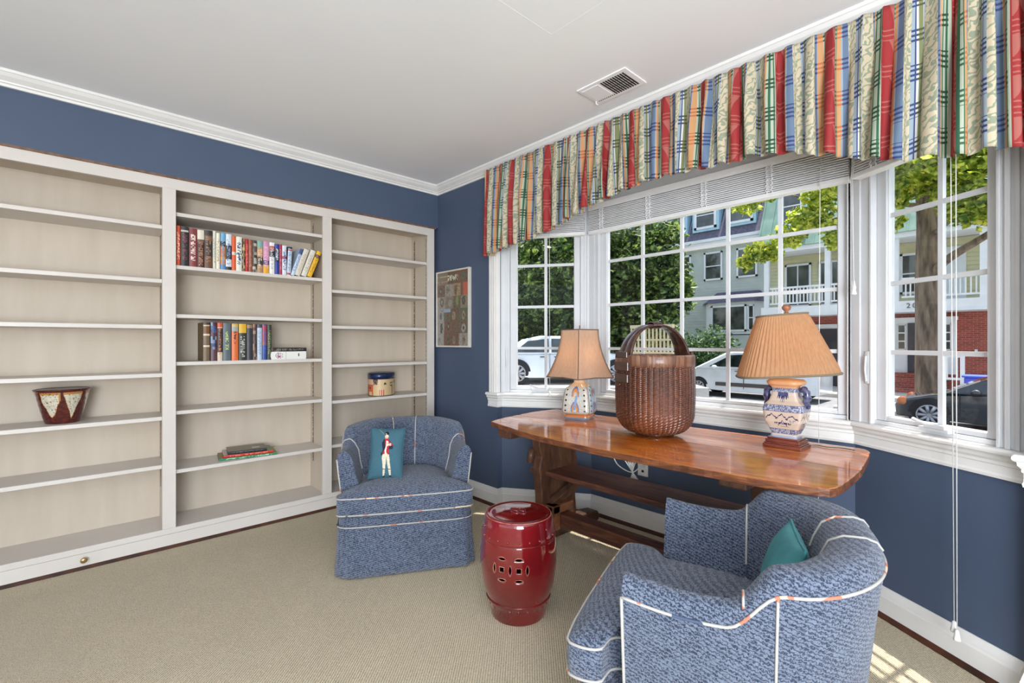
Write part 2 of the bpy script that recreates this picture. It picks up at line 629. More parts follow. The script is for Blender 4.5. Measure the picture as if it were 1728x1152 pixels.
def window(n, P, Q, g0, g1, bars, crank, left_post, right_post):
    """one window unit; g0..g1 glass along the wall"""
    P2, Q2 = Vector(P), Vector(Q)
    L = (Q2 - P2).length
    zt, zb = 1.975, .835
    root = bpy.data.objects.new('window_%d' % n, None)
    COL.objects.link(root)
    struct(root)
    f = MB()
    # posts to the corners, head, bottom frame
    seg_box(f, P, Q, -.02, g0 - .045, .0, .09, .797, 2.14)
    seg_box(f, P, Q, g1 + .045, L + .02, .0, .09, .797, 2.14)
    seg_box(f, P, Q, g0 - .045, g1 + .045, .012, .09, .797, .815)
    seg_box(f, P, Q, g0 - .045, g1 + .045, .0, .09, zt + .045, 2.14)
    # raised lips
    for a, b in ((-.02, left_post), (g1 + .07, g1 + .085)):
        if b > a:
            seg_box(f, P, Q, a, b, -.008, .0, .797, 2.14)
    for a in (0.012, L - .03):
        seg_box(f, P, Q, a, a + .014, -.006, .0, .797, 2.14)
    seg_box(f, P, Q, g0 - .055, g0 - .045, -.006, .0, .797, 2.1)
    seg_box(f, P, Q, g1 + .045, g1 + .055, -.006, .0, .797, 2.1)
    f.build('window_frame', M_sash, root, bevel=.002)
    s = MB()
    seg_box(s, P, Q, g0 - .044, g0, .022, .065, .816, zt + .044)
    seg_box(s, P, Q, g1, g1 + .044, .022, .065, .816, zt + .044)
    seg_box(s, P, Q, g0, g1, .022, .065, .816, zb)
    seg_box(s, P, Q, g0, g1, .022, .065, zt, zt + .044)
    seg_box(s, P, Q, g0 - .001, g0 + .004, .030, .055, zb, zt)
    seg_box(s, P, Q, g1 - .004, g1 + .001, .030, .055, zb, zt)
    s.build('sash', M_sash, root, bevel=.003)
    mu = MB()
    for t in bars:
        seg_box(mu, P, Q, t - .009, t + .009, .038, .054, zb, zt)
    for z in (1.107, 1.397, 1.686):
        seg_box(mu, P, Q, g0, g1, .0385, .0535, z - .009, z + .009)
    mu.build('muntin_grid', M_sash, root)
    gl = seg_box(MB(), P, Q, g0 - .005, g1 + .005, .044, .048, zb - .005, zt + .005)
    gl.build('window_pane', M_glass, root)
    t = (Q2 - P2).normalized()
    nn = Vector((-t.y, t.x))
    mtx = lambda a, o, z: Vector((P2.x + t.x * a + nn.x * o, P2.y + t.y * a + nn.y * o, z))
    if crank:
        c = MB()
        seg_box(c, P, Q, crank - .055, crank + .055, -.008, .022, .812, .826)
        seg_box(c, P, Q, crank - .03, crank + .045, -.014, .014, .824, .838)
        c.tube([mtx(crank - .02, -.01, .838), mtx(crank - .045, -.02, .846), mtx(crank - .065, -.022, .852)], [.007, .006, .008], 8)
        c.build('crank_handle', M_sash, root, bevel=.002)
        l = MB()
        for z in (1.05,):
            seg_box(l, P, Q, g0 - .072, g0 - .056, -.008, .0, z - .08, z + .06)
        l.tube([mtx(g0 - .064, -.01, .98), mtx(g0 - .064, -.016, 1.03), mtx(g0 - .064, -.012, 1.09)], .005, 8)
        l.build('sash_lock', M_sash, root, bevel=.002)
    return mtx


WL = window(1, A, B, .100, .507, [.306], .27, .02, 0)
WC = window(2, B, C_, .107, 1.399, [.365, .624, .89, 1.150], None, .03, 0)
WR = window(3, C_, D, .128, .497, [.331], .34, .03, 0)

# ceiling access-panel outline and air vent
v = thing('ceiling_vent', 'white rectangular air vent with a louvred grille in the ceiling', 'vent', (0, 0, 0))
MB().box((-1.50, 1.845, CZ - .006), (-1.22, 2.03, CZ)).build('frame', M_ceil, v, bevel=.002)
sl = MB()
for k in range(10):
    x = -1.375 + k * .0135
    sl.box((x, 1.868, CZ - .0075), (x + .0075, 2.006, CZ - .0062))
gr = MB()
for k in range(3):
    gr.box((-1.375, 1.898 + k * .036, CZ - .0085), (-1.245, 1.9 + k * .036, CZ - .0076))
for k in range(9):
    gr.box((-1.48 + k * .0115, 2.0, CZ - .0075), (-1.476 + k * .0115, 2.006, CZ - .0062))
sl.build('louvre_opening', M_black, v)
gr.build('grille_bar', M_black, v)
MB().box((-1.485, 1.868, CZ - .008), (-1.39, 1.99, CZ - .006)).tube([(-1.49, 1.99, CZ - .006), (-1.49, 1.992, CZ - .02), (-1.484, 2.0, CZ - .024)], .003).build('damper_lever', M_ceil, v)
pn = MB()
x0, x1, y0, y1 = -1.3, -0.6, 0.75, 1.435
for a, b in (((x0, y0), (x1, y0 + .003)), ((x0, y1), (x1, y1 + .003)), ((x0, y0), (x0 + .003, y1)), ((x1, y0), (x1 + .003, y1))):
    pn.box((a[0], a[1], CZ - .0004), (b[0], b[1], CZ + .001))
struct(pn.build('trim_8', M_ceil))

# ------------------------------------------------------------------ built-in bookcase
bc = thing('bookcase', 'cream built-in bookcase filling the left wall below a blue soffit', 'bookcase')
FX = -3.225
BKX = -3.51
ff = MB()
stiles = [(-.50, -.44), (.38, .442), (1.263, 1.324), (2.099, 2.161)]
for a, b in stiles:
    ff.box((FX - .02, a, .115), (FX, b, 2.003))
ff.box((FX - .02, -.50, 2.003), (FX, 2.161, 2.062))
ff.build('face_frame', M_case, bc, bevel=.0015)
MB().box((FX - .02, -.50, .02), (FX, 2.161, .083)).box((FX - .02, -.50, .0845), (FX + .003, 2.161, .115)).build('base_rail', M_case, bc, bevel=.002)
dv = MB()
inner = [(-.465, -.445), (.40, .422), (1.285, 1.303), (2.12, 2.161)]
for a, b in inner:
    dv.box((BKX, a, .02), (FX - .02, b, 2.05))
dv.build('divider', M_case_in, bc)
MB().box((BKX - .015, -.5, .02), (BKX, 2.161, 2.05)).build('back_panel', M_case_in, bc)
MB().box((BKX, -.5, 2.035), (FX - .02, 2.161, 2.05)).build('top_panel', M_case_in, bc)
MB().box((BKX, -.5, .09), (FX - .02, 2.161, .112)).build('bottom_panel', M_case, bc)
MB().box((FX - .02, -.5, 0), (FX - .002, 2.161, .02)).build('floor_gap_strip', M_brown, bc)
MB().box((FX - .25, -.5, 2.062), (FX + .006, 2.175, 2.073)).build('top_edge_strip', M_raw, bc)
k_ = MB().lathe([(0, 0), (.006, 0), (.006, .012), (.013, .018), (.014, .026), (.008, .03), (0, .03)], 16)
kn = k_.build('knob', M_brass, bc)
kn.rotation_euler = (0, math.pi / 2, 0)
kn.location = (FX, .058, .056)
shelves = {0: (1.799, 1.499, 1.245, .977, .736, .468), 1: (1.883, 1.585, 1.308, 1.038, .761, .429), 2: (1.790, 1.514, 1.264, .994, .743, .437)}
for b, zs in shelves.items():
    y0, y1 = inner[b][1] + .001, inner[b + 1][0] - .001
    for z in zs:
        MB().box((BKX + .001, y0, z - .021), (FX - .024, y1, z)).build('shelf', M_case, bc, bevel=.0015)
for b in range(3):
    for yy, s in ((inner[b][1], 1), (inner[b + 1][0], -1)):
        for xx in (-3.275, -3.46):
            a0, a1 = sorted((yy, yy + s * .0015))
            MB().box((xx - .008, a0, .30), (xx + .008, a1, 2.0)).build('shelf_standard', M_std, bc)
            g = MB().box((xx + .008, a0, .30), (xx + .0105, a1, 2.0))
            g.build('standard_slot_edge', M_black if False else M_raw, bc)


# ------------------------------------------------------------------ books
def book(label, y0, y1, h, z, x=-3.262, depth=.16, art=None, lean=0.0, cover=(120, 110, 100), group='books standing on the shelves', rz=0.0):
    """upright book: spine towards the room (+x), thickness along y"""
    t = y1 - y0
    r = thing('book', label, 'book', (x, y0 if lean <= 0 else y0, z), 0, group)
    r.rotation_euler = (lean, 0, rz)
    art = art or (lambda u, v: srgb(*cover))
    g = paint_grid('cover', 10, 44,
                   lambda u, v: (.004 * math.sin(math.pi * u), t * u, h * v), art, M_pig, r)
    cb = MB()
    cb.box((-depth, 0, 0), (0, .0022, h)).box((-depth, t - .0022, 0), (0, t, h)).box((-.004, .0022, 0), (-.0005, t - .0022, h))
    c = cover
    cb.build('cover_board', solid(c), r)
    MB().box((-depth + .004, .0023, .003), (-.0045, t - .0023, h - .003)).build('pages', M_pages, r)
    return r


_solid = {}


def solid(c, rough=.5):
    k = (tuple(c), rough)
    if k not in _solid:
        _solid[k] = mat('cloth_%d_%d_%d' % tuple(c), srgb(*c), None, 40, rough)
    return _solid[k]


def spine(base, bars=(), text=None, seed=0, mottle=None, tr=(0.15, .85), width=.34):
    """bars: (v0,v1,color); text: colour of letter-like marks down the spine; mottle: list of colours"""
    def f(u, v):
        c = base
        if mottle:
            q = hsh(int(u * 3), int(v * 11), seed)
            c = mottle[int(q * len(mottle))]
        for b in bars:
            if b[0] <= v < b[1]:
                c = b[2]
        if text and abs(u - .5) < width and tr[0] < v < tr[1]:
            q = hsh(int(u * 5), int(v * 44), seed + 3)
            if q > .52:
                c = text
        return srgb(*c)
    return f


z1 = 1.585
P1 = []


def Y1(zx, X=-3.262):
    """distance along the wall from the reading position of a spine edge"""
    px = 280 + zx / 6.171
    k = (px - 864) / 800
    a = -0.72985 + 0.68360 * k
    b = 0.68360 + 0.72985 * k
    return X / a * b


row = [
    (108, 152, .226, spine((206, 78, 48), text=(238, 190, 160), seed=1), (196, 70, 44), 'orange-red hardback, leftmost of the upper shelf books'),
    (156, 238, .226, spine((38, 40, 38), [(.86, .9, (190, 186, 176)), (.92, 1, (52, 50, 48))], (120, 60, 66), 2), (34, 34, 34), 'black hardback with grey band between orange-red and maroon books'),
    (243, 324, .222, spine((128, 58, 58), text=(226, 204, 196), seed=3), (120, 50, 50), 'maroon hardback with pale lettering on upper shelf'),
    (327, 399, .218, spine((74, 36, 32), [(.76, 1, (222, 214, 196)), (.66, .76, (110, 80, 66))], (170, 120, 90), 4, tr=(.05, .7)), (66, 32, 28), 'brown hardback with cream top band on upper shelf'),
    (402, 486, .222, spine((58, 48, 44), [(.0, .3, (104, 70, 46)), (.72, .86, (112, 86, 66))], (150, 110, 80), 5), (50, 42, 38), 'thick dark brown illustrated hardback on upper shelf'),
    (489, 521, .224, spine((214, 214, 198), text=(160, 160, 148), seed=6), (214, 212, 196), 'pale grey-green slim hardback right of thick dark brown book'),
    (524, 564, .215, spine((232, 226, 204), text=(190, 170, 130), seed=7), (230, 222, 200), 'cream slim hardback beside light blue and orange book'),
    (569, 621, .218, spine((196, 116, 66), [(.78, 1, (104, 166, 206)), (.64, .78, (66, 44, 40)), (0, .14, (86, 140, 196)), (.24, .34, (226, 150, 40))], (120, 160, 190), 8), (86, 140, 190), 'book with light blue top and orange middle, upper shelf'),
    (624, 684, .217, spine((208, 216, 222), [(.30, .68, (34, 36, 42)), (.0, .08, (30, 30, 34))], (120, 140, 170), 9), (206, 212, 218), 'pale book with long black label on upper shelf'),
    (687, 728, .208, spine((222, 92, 44), [(.46, .54, (210, 200, 200))], seed=10), (214, 86, 40), 'bright orange slim book with round white mark'),
    (731, 792, .209, spine((222, 222, 208), [(.48, .52, (140, 160, 110))], (52, 74, 110), 11), (220, 220, 206), 'white book with bold blue lettering on upper shelf'),
    (796, 826, .203, spine((74, 52, 38), mottle=[(74, 52, 38), (160, 120, 80), (40, 30, 26), (196, 170, 120)], seed=12), (70, 50, 36), 'dark pictorial book left of the red one, upper shelf'),
    (828, 859, .203, spine((176, 38, 42), text=(210, 120, 100), seed=13), (166, 32, 38), 'narrow red hardback in middle of upper shelf'),
    (861, 900, .201, spine((150, 84, 62), text=(176, 120, 96), seed=14), (142, 80, 60), 'rust brown hardback right of narrow red one'),
    (902, 948, .2, spine((150, 140, 122), mottle=[(150, 140, 122), (90, 80, 72), (180, 170, 150), (60, 50, 46)], seed=15), (120, 110, 98), 'grey and beige mottled hardback on upper shelf'),
    (951, 1011, .2, spine((176, 136, 100), [(.8, 1, (120, 168, 156)), (.25, .5, (62, 60, 66)), (.55, .75, (206, 150, 110))], (210, 190, 160), 16), (120, 160, 150), 'book with teal top and tan picture, upper shelf'),
    (1014, 1076, .203, spine((204, 138, 174), [(0, .28, (226, 160, 34)), (.28, .42, (50, 60, 100))], (220, 170, 190), 17), (196, 130, 166), 'pink and yellow paperback on upper shelf'),
    (1079, 1132, .201, spine((232, 230, 228), [(.55, .72, (50, 50, 60)), (.72, .88, (190, 84, 70))], (190, 190, 190), 18), (230, 228, 226), 'white book with dark and coral label squares'),
    (1136, 1178, .196, spine((36, 64, 152), [(.42, .86, (34, 48, 62))], (200, 210, 220), 19, tr=(.45, .85)), (32, 58, 140), 'royal blue hardback on upper shelf'),
    (1180, 1209, .197, spine((160, 48, 78), text=(190, 120, 130), seed=20), (150, 42, 70), 'crimson narrow book right of royal blue one'),
    (1212, 1256, .192, spine((216, 220, 226), [(.55, .64, (180, 50, 40))], (90, 110, 170), 21), (214, 218, 224), 'white book with small red emblem on upper shelf'),
]
for a, b, h, art, c, lab in row:
    book(lab, Y1(a), Y1(b) - .0006, h, z1, art=art, cover=c, group='books on the upper middle shelf')
lean_row = [
    (1258, 1300, .188, .05, spine((190, 206, 222), [(.93, 1, (30, 44, 84)), (.86, .9, (180, 60, 50)), (.03, .1, (180, 80, 60))], (130, 150, 170), 22), (40, 54, 96), 'pale blue book with navy top band, barely leaning'),
    (1300, 1338, .190, .33, spine((196, 212, 230), [(.8, 1, (60, 80, 130))], (130, 150, 190), 23), (190, 206, 226), 'light blue leaning book, first of the slanting ones'),
    (1342, 1398, .190, .33, spine((212, 206, 190), text=(196, 180, 160), seed=24), (210, 202, 186), 'beige leaning book behind light blue slanting one'),
    (1408, 1464, .190, .35, spine((218, 214, 200), text=(190, 176, 156), seed=25), (214, 208, 192), 'off-white leaning book beside yellow one'),
    (1470, 1520, .190, .37, spine((228, 178, 38), [(.74, .86, (56, 60, 90))], (180, 130, 30), 26), (222, 170, 34), 'yellow leaning paperback with dark blue square, rightmost'),
]
for a, b, h, ln, art, c, lab in lean_row:
    w = (Y1(b) - Y1(a)) * math.cos(ln)
    o = book(lab, Y1(a), Y1(a) + w, h, z1 + 0.0005, art=art, cover=c, group='books on the upper middle shelf', lean=-ln)
    o.location.z = z1 + w * math.sin(ln)

z2 = 1.038


def Y2(zx, X=-3.262):
    px = 320 + zx / 7.2
    k = (px - 864) / 800
    return X / (-0.72985 + 0.68360 * k) * (0.68360 + 0.72985 * k)


row2 = [
    (166, 246, .226, spine((112, 92, 66), [(.96, 1, (60, 44, 30)), (.9, .93, (214, 200, 170)), (.67, .7, (214, 200, 170)), (.37, .4, (214, 200, 170)), (.72, .88, (116, 72, 36))], seed=31), (120, 100, 70), 'tan banded book, leftmost of the eye-level row', -.03),
    (256, 331, .228, spine((80, 50, 60), [(0, .3, (90, 60, 66))], seed=32, mottle=[(84, 44, 50), (60, 80, 130), (120, 140, 170), (44, 40, 60)]), (50, 50, 76), 'blue and maroon pictorial book beside tan banded one', -.015),
    (338, 401, .226, spine((206, 190, 168), [(.88, 1, (208, 84, 44)), (.22, .86, (52, 50, 44))], (200, 110, 70), 33, width=.22), (200, 84, 50), 'orange-topped cream book with long black panel', 0),
    (407, 503, .226, spine((86, 98, 104), text=(176, 190, 110), seed=34, tr=(.3, .78), width=.2), (80, 90, 98), 'thick slate grey book with yellow-green symbols', 0),
    (512, 591, .224, spine((216, 108, 50), [(.9, 1, (200, 170, 90)), (.8, .9, (150, 160, 160))], (80, 40, 30), 35, tr=(.45, .8), width=.2), (210, 100, 46), 'orange book with dark lettering on eye-level shelf', 0),
    (598, 690, .224, spine((48, 46, 40), [(.74, 1, (214, 170, 40))], (170, 170, 160), 36, tr=(.1, .66)), (40, 38, 34), 'black book with bright yellow top on eye-level shelf', 0),
    (696, 765, .224, spine((48, 50, 54), [(.88, .97, (150, 116, 84))], seed=37), (44, 46, 50), 'charcoal book with small portrait at top of spine', 0),
    (769, 819, .224, spine((90, 64, 54), mottle=[(94, 66, 54), (150, 120, 100), (60, 44, 40), (110, 60, 50)], seed=38), (80, 56, 48), 'brown patterned slim book on eye-level shelf', 0),
    (822, 879, .222, spine((178, 194, 212), [(.9, 1, (60, 66, 84))], (140, 160, 190), 39), (180, 196, 212), 'pale blue-grey book with dark top on eye-level shelf', 0),
    (883, 938, .224, spine((48, 74, 146), [(.5, .98, (160, 60, 76)), (.4, .5, (150, 90, 60))], (60, 90, 170), 40), (44, 66, 130), 'blue and raspberry book on eye-level shelf', 0),
    (944, 996, .222, spine((44, 56, 40), text=(120, 130, 84), seed=41), (40, 50, 38), 'dark green book at right end of eye-level row', 0),
]
for a, b, h, art, c, lab, ln in row2:
    o = book(lab, Y2(a), Y2(b) - .0006, h, z2 + (.001 if ln else 0), art=art, cover=c, group='books on the eye-level middle shelf')


def flat_book(label, y0, y1, z, t, x0, depth, art, cover, rz=0.0, top=None, group='books lying flat'):
    """lying book: spine towards the room"""
    r = thing('book', label, 'book', (x0, (y0 + y1) / 2, z), rz, group)
    L = y1 - y0
    paint_grid('cover', 60, 8, lambda u, v: (.003 * math.sin(math.pi * v), -L / 2 + L * u, t * v), art, M_pig, r)
    MB().box((-depth, -L / 2, 0), (0, L / 2, .002)).box((-.003, -L / 2, 0), (-.0004, L / 2, t)).build('cover_board', solid(cover), r)
    if top:
        paint_grid('front_cover', 30, 20, lambda u, v: (-depth * (1 - v), -L / 2 + L * u, t), top, M_pig, r, False)
    MB().box((-depth, -L / 2, t - .002), (0, L / 2, t - .0002)).build('front_board', solid(cover), r)
    MB().box((-depth + .003, -L / 2 + .003, .002), (-.003, L / 2 - .003, t - .002)).build('pages', M_pages, r)
    return r


def ha(base, text, seed, pict=None):
    def f(u, v):
        c = base
        if pict:
            q = pict(u, v)
            if q:
                c = q
        if abs(v - .5) < .26 and .12 < u < .9 and hsh(int(u * 46), int(v * 4), seed) > .5:
            c = text
        return srgb(*c)
    return f


def emblem(u, v):
    d = math.hypot((u - .24) * 3.6, v - .5)
    if d < .22:
        return (170, 90, 120) if hsh(int(u * 60), int(v * 8), 5) > .35 else (226, 220, 222)
    if d < .36:
        return (206, 206, 206) if d < .32 else (120, 130, 140)
    if abs(u - .78) < .012 and abs(v - .55) < .15:
        return (60, 60, 60)
    if abs(u - .43) < .006:
        return (190, 190, 184)
    return (228, 226, 220)


ya, yb = Y2(982), Y2(1415)
flat_book('thick white book with round pink emblem lying flat', ya, yb, z2, .0505, -3.262, .15, lambda u, v: srgb(*emblem(u, v)), (226, 224, 218), group='books lying beside the eye-level row')
flat_book('black book lying on the thick white book', ya + .004, yb + .002, z2 + .0508, .024, -3.262, .155, ha((36, 34, 34), (120, 112, 104), 44, lambda u, v: (120, 96, 84) if u < .22 and hsh(int(u * 20), int(v * 5), 2) > .4 else None), (34, 32, 32), group='books lying beside the eye-level row')
z3 = .429
ca = math.radians(-9)
flat_book('thin green book at the bottom of the low shelf stack', .665, .985, z3, .0125, -3.285, .19, ha((44, 130, 88), (190, 220, 190), 50), (40, 116, 78), ca, lambda u, v: srgb(150, 130, 70), 'stack of books on the low middle shelf')
flat_book('thin red book in the middle of the low shelf stack', .69, .965, z3 + .0127, .0155, -3.292, .18, ha((190, 44, 36), (220, 120, 100), 51), (184, 40, 34), ca, lambda u, v: srgb(196, 190, 186) if u < .5 else srgb(110, 140, 96), 'stack of books on the low middle shelf')
flat_book('black spined book with grey cover on top of the stack', .715, .93, z3 + .0284, .0175, -3.30, .165, ha((34, 30, 36), (80, 90, 84), 52), (40, 36, 40), ca, lambda u, v: srgb(214, 210, 196) if (.62 < u < .85 and .5 < v < .7) else srgb(132, 124, 106), 'stack of books on the low middle shelf')

# ------------------------------------------------------------------ glazed pot and oval box
pot = thing('flower_pot', 'dark red glazed pot with two cream drip patches on the left shelf', 'pot', (-3.375, -.02, .737), 0)


def pot_col(u, v):
    a = u * 2 * math.pi
    # two broad cream drips on the room side, a third peeping right
    w = .02 * math.sin(a * 9) + .012 * math.sin(a * 23)
    for c0, hw, tip in ((-.50, .42, .10), (.42, .40, .17), (1.35, .36, .3), (-1.6, .4, .2), (2.6, .4, .2)):
        d = abs((a - c0 + math.pi) % (2 * math.pi) - math.pi)
        if d < hw:
            lim = tip + (d / hw) ** 1.15 * .66 + w * 2.4
            if lim < v < .93:
                q = hsh(int(u * 160), int(v * 40), 7)
                if q > .94:
                    return srgb(110, 84, 50)
                if v > .86 or v - lim < .035 or d / hw > .86:
                    return srgb(176, 122, 66)
                return srgb(206, 200, 180) if q > .35 else srgb(184, 178, 158)
    return srgb(70, 16, 14) if hsh(int(u * 60), int(v * 20), 3) > .3 else srgb(92, 26, 20)


def pot_prof(v):
    r = .066 + (.108 - .066) * (v ** .85)
    if v > .95:
        r += .004
    return r * (1 + .006 * math.sin(v * 38))


paint_grid('glazed_wall', 180, 44, lambda u, v: (pot_prof(v) * math.cos(u * 2 * math.pi), pot_prof(v) * math.sin(u * 2 * math.pi), .172 * v), pot_col, M_pig_gloss, pot)
ins = MB().lathe([(0, 0), (.064, 0), (.066, .002)], 60).lathe([(.111, .172), (.104, .1735), (.098, .16), (.062, .015), (0, .013)], 60)
ins.build('inner_wall', mat('pot_inner_glaze', srgb(60, 18, 14), None, 20, .2), pot)

ob = thing('oval_box', 'oval hat box painted with villas and trees, navy lid', 'box', (-3.375, 1.775, .744), math.radians(-38))


def box_col(u, v):
    # only one half faces the room; picture laid out over u
    s = (u * 2.0) % 1.0
    c = (216, 186, 140)
    if v < .05:
        c = (84, 96, 52)
    elif .56 < s < .88 and v < .62:
        c = (214, 100, 62)
        if v > .56:
            c = (150, 90, 40)
        for wx in (.62, .71, .79):
            if abs(s - wx) < .022 and .38 < v < .5:
                c = (110, 20, 20)
            if abs(s - wx) < .02 and .18 < v < .28 and wx < .7:
                c = (110, 20, 20)
        if .74 < s < .84 and v < .22:
            c = (226, 206, 160)
    elif .03 < s < .16 and v < .34:
        c = (196, 96, 70) if int(s * 60) % 3 else (230, 200, 170)
    elif s > .5 and v > .62:
        c = (226, 184, 150)
    if math.hypot((s - .35) * 1.7, (v - .62) * .8) < .11 and hsh(int(s * 60), int(v * 22), 9) > .25:
        c = (62, 84, 56)
    if math.hypot((s - .48) * 1.7, (v - .74) * .8) < .06:
        c = (70, 92, 56)
    if math.hypot((s - .17) * 1.7, (v - .66) * .8) < .05:
        c = (70, 64, 40)
    if abs(s - .36) < .01 and v < .6:
        c = (110, 60, 36)
    if s > .88 and v > .6 and hsh(int(s * 60), int(v * 22), 4) > .3:
        c = (86, 66, 60)
    return srgb(*c)


ea, eb = .150, .098
paint_grid('box_wall', 200, 26, lambda u, v: (ea * math.cos(u * 2 * math.pi), eb * math.sin(u * 2 * math.pi), .002 + .138 * v), box_col, M_pig, ob)
MB().lathe([(0, 0), (.99, 0), (.995, .003)], 72, sx=ea, sy=eb).build('box_bottom', solid((90, 80, 60)), ob)
MB().lathe([(1.03, .128), (1.03, .166), (1.0, .1695), (0, .1695)], 72, sx=ea, sy=eb).build('lid', mat('navy_lid', srgb(28, 44, 84), srgb(22, 34, 66), 30, .25), ob)

# ------------------------------------------------------------------ framed picture on the blue wall
pic = thing('framed_poster', 'narrow poster of small picture tiles in a white frame on blue wall', 'picture', (-3.0, WY, 1.41))
pw, ph = .405, .575


def pic_col(u, v):
    rows = 6
    j = int((1 - v) * rows)
    n = (3, 4, 4, 4, 4, 4)[j]
    off = (hsh(j, 3) - .5) * .12
    uu = min(.999, max(0, u + off * math.sin(u * math.pi)))
    i = int(uu * n)
    lu, lv = uu * n - i, (1 - v) * rows - j
    pal = [(104, 92, 76), (82, 74, 64), (132, 120, 104), (92, 98, 82), (146, 140, 132), (68, 66, 62), (150, 128, 98), (104, 84, 68), (90, 104, 108), (112, 84, 68)]
    base = pal[int(hsh(i, j, 1) * len(pal))]
    alt = pal[int(hsh(i, j, 9) * len(pal))]
    if j == 0 and i < 1:
        base, alt = (122, 108, 88), (166, 152, 126)
        return srgb(*(alt if (int(v * 60) % 4 == 0 and hsh(int(u * 50), int(v * 60)) > .3) else base))
    if j == 0 and i == 1 and .3 < lv < .75 and hsh(int(u * 46), int(v * 60), 3) > .5:
        return srgb(206, 196, 176)
    cx, cy = .35 + .3 * hsh(i, j, 4), .4 + .2 * hsh(i, j, 5)
    d = math.hypot((lu - cx) * (1.2 + hsh(i, j, 6)), (lv - cy) * (.7 + .5 * hsh(i, j, 7)))
    c = alt if d < .33 else base
    if d < .14:
        c = pal[int(hsh(i, j, 12) * len(pal))]
    if hsh(int(u * 60), int(v * 90), 8) > .8:
        c = tuple(int(x * .8) for x in c)
    if j == 1 and i == 3:
        c = (176, 90, 66) if lu > .35 else c
    if j == 3 and i == 1 and lv < .3:
        c = (140, 158, 178)
    if j == 2 and i == 2:
        c = (110, 130, 74) if d < .35 else c
    return srgb(*c)


paint_grid('print', 76, 108, lambda u, v: (-pw / 2 + pw * u, -.020, -ph / 2 + ph * v), pic_col, pigment('glazed_print', .25, .3), pic, False)
fr = MB()
for a, b in (((-pw / 2 - .012, -ph / 2 - .012), (-pw / 2, ph / 2 + .012)), ((pw / 2, -ph / 2 - .012), (pw / 2 + .012, ph / 2 + .012)),
             ((-pw / 2, -ph / 2 - .012), (pw / 2, -ph / 2)), ((-pw / 2, ph / 2), (pw / 2, ph / 2 + .012))):
    fr.box((a[0], -.026, a[1]), (b[0], 0, b[1]))
fr.build('frame', mat('white_picture_frame', srgb(214, 208, 196), None, 20, .35), pic, bevel=.0015)
MB().box((-pw / 2, -.019, -ph / 2), (pw / 2, 0, ph / 2)).build('backing', solid((160, 150, 136)), pic)

# ------------------------------------------------------------------ barrel armchairs
def arc_path(pts, n):
    """resample a polyline to n+1 points evenly, returns points and tangents"""
    pts = [Vector(p) for p in pts]
    d = [0]
    for a, b in zip(pts, pts[1:]):
        d.append(d[-1] + (b - a).length)
    out = []
    for i in range(n + 1):
        s = d[-1] * i / n
        k = 0
        while k < len(d) - 2 and d[k + 1] < s:
            k += 1
        t = (s - d[k]) / max(1e-9, d[k + 1] - d[k])
        out.append(pts[k].lerp(pts[k + 1], t))
    return out


def sstep(a, b, x):
    t = min(1, max(0, (x - a) / (b - a)))
    return t * t * (3 - 2 * t)


